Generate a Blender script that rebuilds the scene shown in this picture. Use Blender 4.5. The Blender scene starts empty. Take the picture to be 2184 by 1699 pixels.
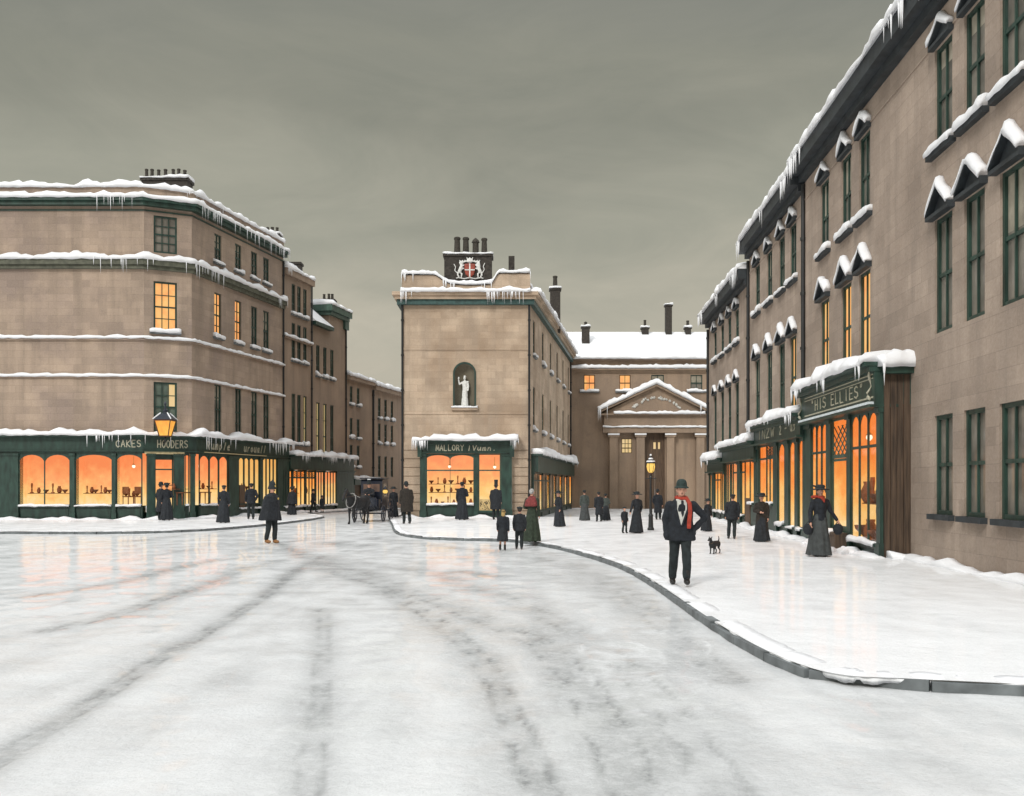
import bpy, bmesh, math, random
import numpy as np
from mathutils import Vector, Matrix, noise as mnoise

sc = bpy.context.scene
col = sc.collection
R = random.Random(11)
rad = math.radians

# ------------------------------------------------------------------ camera, sky, sun, exposure
EYE = 1.75; FX = 2000.0; CX = 1092.0; HY = 1035.0      # focal length and horizon in picture units (2184 wide)
cam_d = bpy.data.cameras.new("camera"); cam = bpy.data.objects.new("camera", cam_d); col.objects.link(cam)
cam.location = (0, 0, EYE); cam.rotation_euler = (rad(90), 0, 0)
cam_d.sensor_width = 36; cam_d.lens = 36 * FX / 2184
cam_d.shift_y = (HY - 849.5) / 2184
cam_d.clip_start = 0.1; cam_d.clip_end = 2000
sc.camera = cam

def lin(r, g, b):
    f = lambda c: (c / 255 / 12.92) if c / 255 <= .04045 else ((c / 255 + .055) / 1.055) ** 2.4
    return (f(r), f(g), f(b), 1)

w = bpy.data.worlds.new("World"); sc.world = w; w.use_nodes = True
nt = w.node_tree; nt.nodes.clear()
wo = nt.nodes.new("ShaderNodeOutputWorld"); bg = nt.nodes.new("ShaderNodeBackground")
tc = nt.nodes.new("ShaderNodeTexCoord"); sep = nt.nodes.new("ShaderNodeSeparateXYZ")
nt.links.new(tc.outputs["Generated"], sep.inputs[0])
nz = nt.nodes.new("ShaderNodeTexNoise"); nz.inputs["Scale"].default_value = 2.2; nz.inputs["Detail"].default_value = 5
nz.inputs["Distortion"].default_value = .6
mp = nt.nodes.new("ShaderNodeMapping"); mp.inputs["Scale"].default_value = (1, .6, 3.2); mp.inputs["Rotation"].default_value = (0, rad(28), 0)
nt.links.new(tc.outputs["Generated"], mp.inputs[0]); nt.links.new(mp.outputs[0], nz.inputs["Vector"])
ad = nt.nodes.new("ShaderNodeMath"); ad.operation = 'MULTIPLY_ADD'; ad.inputs[1].default_value = .24; ad.inputs[2].default_value = -.125
nt.links.new(nz.outputs[0], ad.inputs[0])
su = nt.nodes.new("ShaderNodeMath"); su.operation = 'ADD'
nt.links.new(sep.outputs[2], su.inputs[0]); nt.links.new(ad.outputs[0], su.inputs[1])
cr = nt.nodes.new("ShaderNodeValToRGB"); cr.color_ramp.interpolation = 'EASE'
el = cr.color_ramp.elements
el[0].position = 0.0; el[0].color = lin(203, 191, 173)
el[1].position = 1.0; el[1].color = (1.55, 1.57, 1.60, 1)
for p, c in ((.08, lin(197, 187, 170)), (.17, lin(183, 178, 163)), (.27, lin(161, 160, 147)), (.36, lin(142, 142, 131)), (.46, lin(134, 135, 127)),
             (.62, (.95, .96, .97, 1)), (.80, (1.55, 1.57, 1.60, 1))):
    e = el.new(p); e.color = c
n3 = nt.nodes.new("ShaderNodeTexNoise"); n3.inputs["Scale"].default_value = 5.5; n3.inputs["Detail"].default_value = 8; n3.inputs["Roughness"].default_value = .62; n3.inputs["Distortion"].default_value = .9
mp3 = nt.nodes.new("ShaderNodeMapping"); mp3.inputs["Scale"].default_value = (.8, .6, 2.4); mp3.inputs["Rotation"].default_value = (0, rad(-24), 0)
nt.links.new(tc.outputs["Generated"], mp3.inputs[0]); nt.links.new(mp3.outputs[0], n3.inputs["Vector"])
r3 = nt.nodes.new("ShaderNodeValToRGB"); r3.color_ramp.elements[0].position = .30; r3.color_ramp.elements[0].color = (.93, .95, .95, 1); r3.color_ramp.elements[1].position = .70; r3.color_ramp.elements[1].color = (1.12, 1.11, 1.10, 1)
nt.links.new(n3.outputs[0], r3.inputs[0])
mul = nt.nodes.new("ShaderNodeMix"); mul.data_type = 'RGBA'; mul.blend_type = 'MULTIPLY'; mul.inputs[0].default_value = 1
nt.links.new(cr.outputs[0], mul.inputs[6]); nt.links.new(r3.outputs[0], mul.inputs[7])
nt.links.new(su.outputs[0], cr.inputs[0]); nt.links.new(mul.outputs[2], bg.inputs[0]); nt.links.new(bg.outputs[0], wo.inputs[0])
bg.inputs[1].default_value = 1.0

sl = bpy.data.lights.new("sun", 'SUN'); so = bpy.data.objects.new("sun", sl); col.objects.link(so)
sl.energy = 1.9; sl.angle = rad(13); sl.color = (1, .97, .92)
so.rotation_euler = Vector((.42, .80, -.70)).to_track_quat('-Z', 'Y').to_euler()
sc.view_settings.view_transform = 'Standard'; sc.view_settings.look = 'None'
sc.view_settings.exposure = 0.0; sc.view_settings.gamma = 1
try:
    sc.cycles.max_bounces = 6; sc.cycles.diffuse_bounces = 3; sc.cycles.use_denoising = True
except Exception: pass

# ------------------------------------------------------------------ materials
def newmat(name):
    m = bpy.data.materials.new(name); m.use_nodes = True
    return m, m.node_tree, m.node_tree.nodes["Principled BSDF"]
def N(t, typ, **kw):
    n = t.nodes.new("ShaderNode" + typ)
    for k, v in kw.items():
        if k in n.inputs: n.inputs[k].default_value = v
        else: setattr(n, k, v)
    return n
def coords(t, scale, src="Object", rot=(0, 0, 0)):
    a = N(t, "TexCoord"); b = N(t, "Mapping"); b.inputs["Scale"].default_value = scale; b.inputs["Rotation"].default_value = rot
    t.links.new(a.outputs[src], b.inputs[0]); return b.outputs[0]
def ramp(t, fac, stops):
    r = N(t, "ValToRGB"); e = r.color_ramp.elements
    e[0].position, e[0].color = stops[0]; e[1].position, e[1].color = stops[-1]
    for p, c in stops[1:-1]:
        k = e.new(p); k.color = c
    t.links.new(fac, r.inputs[0]); return r.outputs[0]
def mixc(t, fac, a, b, mode='MIX'):
    m = N(t, "Mix", data_type='RGBA', blend_type=mode)
    for i, v in ((0, fac), (6, a), (7, b)):
        if hasattr(v, "links"): t.links.new(v, m.inputs[i])
        else: m.inputs[i].default_value = v
    return m.outputs[2]

def m_plain(name, c, rough=.6, var=.25, scale=6, bump=.0, metal=0, vscale=(1, 1, 1)):
    m, t, p = newmat(name)
    n = N(t, "TexNoise", Scale=scale, Detail=5)
    t.links.new(coords(t, vscale), n.inputs["Vector"])
    lo = tuple(x * (1 - var) for x in c[:3]) + (1,); hi = tuple(min(1, x * (1 + var)) for x in c[:3]) + (1,)
    t.links.new(ramp(t, n.outputs[0], [(.3, lo), (.7, hi)]), p.inputs["Base Color"])
    p.inputs["Roughness"].default_value = rough; p.inputs["Metallic"].default_value = metal
    if bump:
        b = N(t, "Bump", Strength=bump, Distance=.02); t.links.new(n.outputs[0], b.inputs["Height"]); t.links.new(b.outputs[0], p.inputs["Normal"])
    return m

def m_stone(name, c, c2, joint=True, seed=0.0):
    m, t, p = newmat(name)
    uv = N(t, "TexCoord").outputs["UV"]
    def uvn(scale, sx, sy, det=6, rough=.6):
        mp = N(t, "Mapping"); mp.inputs["Scale"].default_value = (sx, sy, 1); mp.inputs["Location"].default_value = (seed * 7.3, seed * 3.1, seed)
        t.links.new(uv, mp.inputs[0])
        n = N(t, "TexNoise", Scale=scale, Detail=det, Roughness=rough); t.links.new(mp.outputs[0], n.inputs["Vector"]); return n.outputs[0]
    big = uvn(.35, 1, 1, 4); streak = uvn(1.6, 1, .09, 6); grain = uvn(14, 1, 1, 8, .7)
    dark = tuple(x * .66 for x in c[:3]) + (1,)
    a = mixc(t, ramp(t, big, [(.40, (0, 0, 0, 1)), (.62, (1, 1, 1, 1))]), c, c2)
    blot = uvn(1.1, 1, .8, 5, .7); a = mixc(t, ramp(t, blot, [(.55, (0, 0, 0, 1)), (.75, (.55, .55, .55, 1))]), a, tuple(x * .74 for x in c2[:3]) + (1,))
    a = mixc(t, ramp(t, streak, [(.44, (0, 0, 0, 1)), (.72, (1, 1, 1, 1))]), a, dark)
    a = mixc(t, ramp(t, grain, [(.25, (.0, .0, .0, 1)), (.75, (1, 1, 1, 1))]), mixc(t, .16, a, (0, 0, 0, 1)), mixc(t, .06, a, (1, 1, 1, 1)))
    h = grain
    if joint:
        br = N(t, "TexBrick"); br.inputs["Scale"].default_value = 1; br.inputs["Mortar Size"].default_value = .010
        br.inputs["Brick Width"].default_value = .85; br.inputs["Row Height"].default_value = .36; br.inputs["Mortar Smooth"].default_value = .3
        br.inputs["Color1"].default_value = (1, 1, 1, 1); br.inputs["Color2"].default_value = (.70, .70, .70, 1); br.inputs["Mortar"].default_value = (.62, .62, .62, 1)
        t.links.new(uv, br.inputs["Vector"])
        a = mixc(t, .55, a, br.outputs[0], 'MULTIPLY')
        hm = N(t, "Math", operation='MULTIPLY_ADD'); hm.inputs[1].default_value = -.7; t.links.new(br.outputs[1], hm.inputs[0]); t.links.new(grain, hm.inputs[2]); h = hm.outputs[0]
    t.links.new(a, p.inputs["Base Color"]); p.inputs["Roughness"].default_value = .88
    b = N(t, "Bump", Strength=.35, Distance=.03); t.links.new(h, b.inputs["Height"]); t.links.new(b.outputs[0], p.inputs["Normal"])
    return m

def m_snow(name, c=(.86, .87, .89, 1), rough=.75, bump=.5, scale=5.0, coat=0.0):
    m, t, p = newmat(name)
    v = coords(t, (1, 1, 1))
    n = N(t, "TexNoise", Scale=scale, Detail=8, Roughness=.62); t.links.new(v, n.inputs["Vector"])
    n2 = N(t, "TexNoise", Scale=.7, Detail=4); t.links.new(v, n2.inputs["Vector"])
    lo = tuple(x * .9 for x in c[:3]) + (1,)
    t.links.new(ramp(t, n2.outputs[0], [(.35, lo), (.62, c)]), p.inputs["Base Color"])
    p.inputs["Roughness"].default_value = rough
    b = N(t, "Bump", Strength=bump, Distance=.05); t.links.new(n.outputs[0], b.inputs["Height"]); t.links.new(b.outputs[0], p.inputs["Normal"])
    return m

def m_glow(name, stops, strength=1.0, scale=(1.6, 1.6, 1.6), zr=(0.6, 3.2), zk=.62):
    """light given off by a lamp-lit room: warm plaster, patchy, deeper orange towards the ceiling"""
    m, t, p = newmat(name)
    n = N(t, "TexNoise", Scale=1.0, Detail=7, Roughness=.68); t.links.new(coords(t, scale), n.inputs["Vector"])
    g = N(t, "NewGeometry"); s = N(t, "SeparateXYZ"); t.links.new(g.outputs["Position"], s.inputs[0])
    mr = N(t, "MapRange"); mr.inputs[1].default_value = zr[0]; mr.inputs[2].default_value = zr[1]; t.links.new(s.outputs[2], mr.inputs[0])
    sc2 = N(t, "Math", operation='MULTIPLY_ADD'); sc2.inputs[1].default_value = zk; sc2.inputs[2].default_value = -.10; t.links.new(mr.outputs[0], sc2.inputs[0])
    mx = N(t, "Math", operation='MULTIPLY_ADD'); mx.inputs[1].default_value = .75; t.links.new(n.outputs[0], mx.inputs[0])
    t.links.new(sc2.outputs[0], mx.inputs[2])
    c = ramp(t, mx.outputs[0], stops)
    p.inputs["Base Color"].default_value = (.12, .06, .03, 1); p.inputs["Roughness"].default_value = .8
    t.links.new(c, p.inputs["Emission Color"]); p.inputs["Emission Strength"].default_value = strength
    return m

def m_pane(name):
    m, t, p = newmat(name); out = t.nodes["Material Output"]; t.nodes.remove(p)
    tr = N(t, "BsdfTransparent"); tr.inputs[0].default_value = (.97, .95, .92, 1)
    gl = N(t, "BsdfGlossy", Roughness=.06)
    fr = N(t, "Fresnel", IOR=1.35)
    n = N(t, "TexNoise", Scale=3, Detail=2); t.links.new(coords(t, (1, 1, 1)), n.inputs["Vector"])
    b = N(t, "Bump", Strength=.08, Distance=.02); t.links.new(n.outputs[0], b.inputs["Height"]); t.links.new(b.outputs[0], gl.inputs["Normal"])
    hm = N(t, "Math", operation='MULTIPLY'); hm.inputs[1].default_value = .2; t.links.new(fr.outputs[0], hm.inputs[0])
    mx = N(t, "MixShader"); t.links.new(hm.outputs[0], mx.inputs[0]); t.links.new(tr.outputs[0], mx.inputs[1]); t.links.new(gl.outputs[0], mx.inputs[2])
    t.links.new(mx.outputs[0], out.inputs[0]); return m

def N2(t, v, sc_, det):
    n = N(t, "TexNoise", Scale=sc_, Detail=det, Roughness=.7); t.links.new(v, n.inputs["Vector"]); return n.outputs[0]
def m_ground(name, c_clean, c_slush, coat=.4, coat_r=.15, attr=False, thr=(.45, .75), amp=.55):
    m, t, p = newmat(name)
    v = coords(t, (1, 1, 1))
    n = N(t, "TexNoise", Scale=1.1, Detail=7, Roughness=.6, Distortion=.5); t.links.new(v, n.inputs["Vector"])
    f = N(t, "TexNoise", Scale=9, Detail=9, Roughness=.7); t.links.new(v, f.inputs["Vector"])
    st = N(t, "TexNoise", Scale=.8, Detail=5); t.links.new(coords(t, (2.2, .35, 1), rot=(0, 0, rad(-12))), st.inputs["Vector"])
    fac = ramp(t, st.outputs[0], [(thr[0], (0, 0, 0, 1)), (thr[1], (amp, amp, amp, 1))])
    if attr:
        at = N(t, "Attribute"); at.attribute_name = "slush"
        add = N(t, "Math", operation='ADD', use_clamp=True); t.links.new(at.outputs["Fac"], add.inputs[0]); t.links.new(fac, add.inputs[1])
        fac = add.outputs[0]
    md = N(t, "Math", operation='MULTIPLY'); t.links.new(fac, md.inputs[0]); t.links.new(ramp(t, f.outputs[0], [(.32, (.50, .50, .50, 1)), (.56, (1, 1, 1, 1))]), md.inputs[1])
    fac = md.outputs[0]
    cl = mixc(t, ramp(t, n.outputs[0], [(.38, (0, 0, 0, 1)), (.66, (1, 1, 1, 1))]), tuple(x * .9 for x in c_clean[:3]) + (1,), c_clean)
    sp = ramp(t, N2(t, v, 42, 3), [(.34, (.80, .80, .80, 1)), (.48, (1, 1, 1, 1))])
    base = mixc(t, .5, mixc(t, fac, cl, c_slush), sp, 'MULTIPLY')
    t.links.new(base, p.inputs["Base Color"])
    p.inputs["Roughness"].default_value = .7
    wet = ramp(t, n.outputs[0], [(.40, (.30, .30, .30, 1)), (.66, (1, 1, 1, 1))])
    cw = N(t, "Math", operation='MULTIPLY'); cw.inputs[1].default_value = coat; t.links.new(wet, cw.inputs[0])
    t.links.new(cw.outputs[0], p.inputs["Coat Weight"]); p.inputs["Coat Roughness"].default_value = coat_r; p.inputs["Coat IOR"].default_value = 1.36
    vo = N(t, "TexVoronoi", Scale=3.1, feature='SMOOTH_F1'); 
    if "Smoothness" in vo.inputs: vo.inputs["Smoothness"].default_value = .5
    dv = N(t, "TexNoise", Scale=2.0, Detail=3); t.links.new(v, dv.inputs["Vector"])
    mv = mixc(t, .35, v, dv.outputs[1]); t.links.new(mv, vo.inputs["Vector"])
    hh = N(t, "Math", operation='MULTIPLY_ADD'); hh.inputs[1].default_value = 1.3; t.links.new(vo.outputs["Distance"], hh.inputs[0]); t.links.new(f.outputs[0], hh.inputs[2])
    b = N(t, "Bump", Strength=.6, Distance=.045); t.links.new(hh.outputs[0], b.inputs["Height"]); t.links.new(b.outputs[0], p.inputs["Normal"])
    b2 = N(t, "Bump", Strength=.10, Distance=.015); t.links.new(dv.outputs[0], b2.inputs["Height"]); t.links.new(b2.outputs[0], p.inputs["Coat Normal"])
    return m

STONE_A = m_stone("stone_left", lin(178, 156, 135), lin(150, 131, 117), seed=1)
STONE_B = m_stone("stone_terrace", lin(162, 139, 117), lin(142, 122, 104), joint=False, seed=2)
STONE_C = m_stone("stone_centre", lin(203, 180, 155), lin(170, 146, 121), seed=3)
STONE_D = m_stone("stone_portico", lin(160, 136, 112), lin(140, 119, 99), joint=False, seed=4)
STONE_E = m_stone("stone_right", lin(178, 159, 142), lin(150, 132, 116), seed=5)
SNOW = m_snow("snow"); SNOWP = m_snow("drift_snow", rough=.8, scale=7)
GREEN = m_plain("green_paint", (.018, .045, .034, 1), .42, .45, 5, .15, vscale=(1, 1, .3))
GREEN2 = m_plain("pale_green_paint", (.035, .075, .055, 1), .45, .4, 5, .15, vscale=(1, 1, .3))
DARK = m_plain("black_iron", (.014, .016, .017, 1), .45, .3, 8)
GUTTER = m_plain("dark_eaves", (.022, .028, .032, 1), .6, .4, 3, .2)
SOOT = m_plain("sooty_brick", (.042, .036, .030, 1), .9, .45, 9, .5)
POT = m_plain("sooty_pot", (.040, .034, .026, 1), .85, .4, 8, .3)
BROWN = m_plain("brown_boards", (.070, .045, .028, 1), .75, .55, 3.2, .5, vscale=(7, 7, .35))
BDOOR = m_plain("brown_door", (.095, .058, .034, 1), .6, .4, 4, .2, vscale=(5, 5, .4))
STONEK = m_plain("kerb_stone", (.135, .15, .155, 1), .55, .4, 4, .4)
GOLD = m_plain("sign_paint", (.42, .40, .30, 1), .5, .15, 9)
CREAM = m_plain("cream_trim", (.52, .43, .24, 1), .5, .2, 6)
GLASS = m_plain("dim_glass", (.17, .155, .13, 1), .12, .4, 1.4)
BLIND = m_plain("linen_blind", (.30, .27, .21, 1), .9, .25, 3)
GLASS_G = m_plain("green_glass", (.10, .135, .11, 1), .15, .3, 1.2)
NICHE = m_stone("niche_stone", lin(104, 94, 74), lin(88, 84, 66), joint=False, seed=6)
STATUE = m_plain("white_stone", (.66, .66, .63, 1), .7, .15, 9, .3)
PANE = m_pane("shop_glass")
W_OR = lin(250, 160, 92); W_RED = lin(246, 130, 70); W_YEL = lin(250, 205, 128); W_CRM = lin(252, 224, 170)
GLOW_A = m_glow("shop_light", [(.22, W_CRM), (.42, W_YEL), (.62, lin(248, 166, 104)), (.85, lin(242, 138, 84))], 1.0)
GLOW_C = m_glow("shop_light_centre", [(.25, W_CRM), (.48, W_YEL), (.68, lin(250, 174, 112)), (.92, lin(244, 148, 100))], 1.0)
GLOW_E = m_glow("shop_light_right", [(.22, lin(251, 214, 150)), (.38, lin(250, 196, 112)), (.50, lin(249, 160, 76)), (.64, lin(246, 132, 52))], 1.12, (2.0, 2.0, .9), zk=.42)
GLOW_Y = m_glow("shop_light_pale", [(.2, lin(250, 226, 170)), (.55, lin(244, 206, 128)), (.9, lin(240, 180, 100))], .95)
LITW = m_glow("lit_room", [(.22, W_YEL), (.40, lin(250, 186, 110)), (.52, W_OR), (.70, lin(246, 138, 76))], .95, (1.3, 1.3, 1.1), (-4, 16), zk=.2)
LITY = m_glow("lit_room_pale", [(.25, W_CRM), (.6, lin(240, 206, 130))], .75, (1.5, 1.5, .8), (0, 9), zk=.2)
LAMPG = m_glow("lamp_flame_glass", [(.2, lin(255, 215, 110)), (.55, lin(250, 180, 66)), (.85, lin(225, 130, 48))], 1.0, (6, 6, 4), (3, 6))
GOODS = m_plain("goods_ochre", (.30, .10, .035, 1), .6, .4, 7)
GOODS2 = m_plain("goods_brown", (.16, .06, .03, 1), .6, .4, 7)
GOODS3 = m_plain("goods_cream", (.50, .30, .14, 1), .6, .3, 7)
SHELF = m_plain("shelf_wood", (.20, .075, .03, 1), .6, .3, 6)
ICE = m_snow("icicle_ice", (.80, .84, .88, 1), .25, .1)

# ------------------------------------------------------------------ mesh helpers
def link(o, parent=None):
    col.objects.link(o)
    if parent: o.parent = parent
    return o
def tag(o, label=None, cat=None, group=None, kind=None):
    if label: o["label"] = label
    if cat: o["category"] = cat
    if group: o["group"] = group
    if kind: o["kind"] = kind
    return o
def empty(name, loc=(0, 0, 0), rz=0):
    o = bpy.data.objects.new(name, None); o.location = loc; o.rotation_euler = (0, 0, rz); o.empty_display_size = .2
    return link(o)

class MB:
    def __init__(s): s.v = []; s.uv = []; s.f = []
    def add(s, pts, faces, uvs=None):
        b = len(s.v)
        for i, p in enumerate(pts):
            s.v.append(tuple(p)); s.uv.append(uvs[i] if uvs else (p[0] + p[1], p[2]))
        for f in faces: s.f.append(tuple(b + i for i in f))
    def hexa(s, p8, uvs=None):   # bottom 4 then top 4
        s.add(p8, [(0, 3, 2, 1), (4, 5, 6, 7), (0, 1, 5, 4), (1, 2, 6, 5), (2, 3, 7, 6), (3, 0, 4, 7)], uvs)
    def box(s, x0, x1, y0, y1, z0, z1):
        s.hexa([(x0, y0, z0), (x1, y0, z0), (x1, y1, z0), (x0, y1, z0), (x0, y0, z1), (x1, y0, z1), (x1, y1, z1), (x0, y1, z1)])
    def tube(s, pts, r, n=8):
        pts = [Vector(p) for p in pts]; rr = r if isinstance(r, (list, tuple)) else [r] * len(pts)
        rings = []
        for i, p in enumerate(pts):
            d = (pts[min(i + 1, len(pts) - 1)] - pts[max(i - 1, 0)]).normalized()
            a = d.cross(Vector((0, 0, 1)))
            if a.length < .05: a = d.cross(Vector((0, 1, 0)))
            a.normalize(); b = d.cross(a)
            rings.append([p + (a * math.cos(2 * math.pi * k / n) + b * math.sin(2 * math.pi * k / n)) * rr[i] for k in range(n)])
        s.loft(rings)
    def loft(s, rings, closed=False):
        n = len(rings[0]); pts = [p for r in rings for p in r]; fs = []
        for i in range(len(rings) - 1 + (1 if closed else 0)):
            j = (i + 1) % len(rings)
            for k in range(n):
                k2 = (k + 1) % n
                fs.append((i * n + k, i * n + k2, j * n + k2, j * n + k))
        if not closed:
            fs.append(tuple(range(n - 1, -1, -1))); fs.append(tuple((len(rings) - 1) * n + k for k in range(n)))
        s.add(pts, fs)
    def lathe(s, c, prof, n=14, sx=1, sy=1):
        s.loft([[(c[0] + r * sx * math.cos(2 * math.pi * k / n), c[1] + r * sy * math.sin(2 * math.pi * k / n), c[2] + z) for k in range(n)] for r, z in prof])
    def build(s, name, mat, parent=None, smooth=False, recalc=True):
        me = bpy.data.meshes.new(name); me.from_pydata(s.v, [], s.f)
        ul = me.uv_layers.new(name="UVMap")
        vi = np.empty(len(me.loops), dtype=np.int32); me.loops.foreach_get("vertex_index", vi)
        ul.data.foreach_set("uv", np.array(s.uv, dtype=np.float32)[vi].ravel())
        if recalc:
            bm = bmesh.new(); bm.from_mesh(me); bmesh.ops.recalc_face_normals(bm, faces=bm.faces); bm.to_mesh(me); bm.free()
        me.materials.append(mat)
        if smooth: me.shade_smooth()
        o = bpy.data.objects.new(name, me); return link(o, parent)

def V2(x, y): return Vector((x, y))
def px(x, Y): return (x - CX) * Y / FX             # world X of picture column x at depth Y
def pz(y, Y): return EYE + (HY - y) * Y / FX       # world Z of picture row y at depth Y
def gY(y, zg=0.0): return FX * (EYE - zg) / (y - HY)

class Fac:
    """a vertical facade plane from p0 to p1; local coordinates u (along), z (up), d (outwards)"""
    def __init__(s, p0, p1):
        s.p0 = V2(*p0); s.p1 = V2(*p1); s.L = (s.p1 - s.p0).length; s.t = (s.p1 - s.p0) / s.L
        s.n = V2(s.t.y, -s.t.x)
        if s.n.dot(-s.p0) < 0: s.n = -s.n
    def pt(s, u, z, d=0.0):
        p = s.p0 + s.t * u + s.n * d; return (p.x, p.y, z)
    def ux(s, x, d=0.0):
        o = s.p0 + s.n * d; k = (x - CX) / FX      # o.x+t.x*u = k*(o.y+t.y*u)
        return (k * o.y - o.x) / (s.t.x - k * s.t.y)
    def Y(s, u, d=0.0): return s.pt(u, 0, d)[1]
    def zy(s, x, y, d=0.0): return pz(y, s.Y(s.ux(x, d), d))
def fbox(mb, F, u0, u1, z0, z1, d0, d1):
    c = [(u0, z0, d1), (u1, z0, d1), (u1, z0, d0), (u0, z0, d0), (u0, z1, d1), (u1, z1, d1), (u1, z1, d0), (u0, z1, d0)]
    mb.hexa([F.pt(*q) for q in c], [(q[0] + q[2], q[1] + q[2]) for q in c])
def fquad(mb, F, q):
    mb.add([F.pt(*p) for p in q], [tuple(range(len(q)))], [(p[0] + p[2], p[1] + p[2]) for p in q])

def offs(path, d):
    P = [V2(*p) for p in path]; out = []
    ns = []
    for a, b in zip(P, P[1:]):
        t = (b - a).normalized(); n = V2(t.y, -t.x)
        ns.append(n)
    # outward = towards the street: decided by the whole path
    if sum(n.dot(-p) for n, p in zip(ns, P)) < 0: ns = [-n for n in ns]
    for i, p in enumerate(P):
        if i == 0: n = ns[0]; k = 1
        elif i == len(P) - 1: n = ns[-1]; k = 1
        else:
            n = (ns[i - 1] + ns[i]).normalized(); k = 1 / max(.4, n.dot(ns[i]))
        out.append(p + n * d * k)
    return out
def band(mb, path, d0, d1, z0, z1):
    a = offs(path, d0); b = offs(path, d1); rings = []
    for p, q in zip(a, b): rings.append([(p.x, p.y, z0), (q.x, q.y, z0), (q.x, q.y, z1), (p.x, p.y, z1)])
    n0 = len(mb.v); mb.loft(rings)
    u = 0
    for i in range(len(path)):
        if i: u += (V2(*path[i]) - V2(*path[i - 1])).length
        for k, (dd, zz) in enumerate(((d0, z0), (d1, z0), (d1, z1), (d0, z1))): mb.uv[n0 + i * 4 + k] = (u, zz + dd)
def snow_run(path, d0, d1, z, h, name="snow_cap", parent=None, ic=0, icl=.35, over=.05, lump=.35, zfun=None, clusters=None, step=.22):
    """a rounded bank of snow lying along a ledge, with icicles hanging from its front edge"""
    a = offs(path, d0); b = offs(path, d1); mb = MB(); rings = []; sd = R.random() * 100; fronts = []
    for i in range(len(path) - 1):
        L = (a[i + 1] - a[i]).length; n = max(2, int(L / step))
        for k in range(n + (1 if i == len(path) - 2 else 0)):
            f = k / n; p = a[i].lerp(a[i + 1], f); q = b[i].lerp(b[i + 1], f)
            nn = (q - p).normalized(); s = sd + i * 50 + f * L
            hh = h * max(.16, 1 + lump * mnoise.noise((s * 1.3, sd, 0)) * 1.9 + .5 * mnoise.noise((s * 4.1, 3, sd)) + .3 * mnoise.noise((s * .35, 7, sd)))
            oo = over * (1 + 1.3 * mnoise.noise((s * 1.9, 9, sd)))
            zz = z + (zfun(i, f) if zfun else 0)
            w_ = (q - p).length
            def P(t, zo): r = p + nn * (w_ * t); return (r.x, r.y, zz + zo)
            e = oo / max(w_, .01)
            dr = .05 * (1 + mnoise.noise((s * 2.7, 5, sd)))
            rings.append([P(0, 0), P(1, 0), P(1 + e * .7, -dr), P(1 + e, hh * .35), P(.9 + e * .6, hh * .8), P(.55, hh), P(0, hh * .92)])
            fronts.append(P(1 + e * .5, 0))
    mb.loft(rings)
    for j in range(ic):
        if clusters:
            c = R.choice(clusters); f = min(1, max(0, R.gauss(c, .035)))
        else: f = R.random()
        t = f * (len(fronts) - 1); i0 = int(t); i1 = min(i0 + 1, len(fronts) - 1); g = t - i0
        p = Vector(fronts[i0]).lerp(Vector(fronts[i1]), g); l = icl * R.uniform(.35, 1.0) ; r0 = R.uniform(.012, .034)
        mb.tube([p + Vector((0, 0, .05)), p - Vector((0, 0, l * .5)), p - Vector((0, 0, l))], [r0, r0 * .6, .002], 6)
    return mb.build(name, SNOW, parent, smooth=True)

def wall(F, u0, u1, z0, z1, ops, mat, parent, name="wall", rev=.16, extra=None):
    """stone wall with real openings and their reveals; extra(mb) adds returns"""
    mb = MB()
    us = sorted({u0, u1, *[o[0] for o in ops], *[o[1] for o in ops]}); zs = sorted({z0, z1, *[o[2] for o in ops], *[o[3] for o in ops]})
    us = [u for u in us if u0 <= u <= u1]; zs = [q for q in zs if z0 <= q <= z1]
    for a, b in zip(us, us[1:]):
        for c, e in zip(zs, zs[1:]):
            m = ((a + b) / 2, (c + e) / 2)
            if any(o[0] < m[0] < o[1] and o[2] < m[1] < o[3] for o in ops): continue
            fquad(mb, F, [(a, c, 0), (b, c, 0), (b, e, 0), (a, e, 0)])
    for o in ops:
        a, b, c, e = o[:4]
        for q in ([(a, c, 0), (a, e, 0), (a, e, -rev), (a, c, -rev)], [(b, c, 0), (b, e, 0), (b, e, -rev), (b, c, -rev)],
                  [(a, c, 0), (b, c, 0), (b, c, -rev), (a, c, -rev)], [(a, e, 0), (b, e, 0), (b, e, -rev), (a, e, -rev)]):
            fquad(mb, F, q)
    if extra: extra(mb)
    return mb.build(name, mat, parent, recalc=False)

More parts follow.
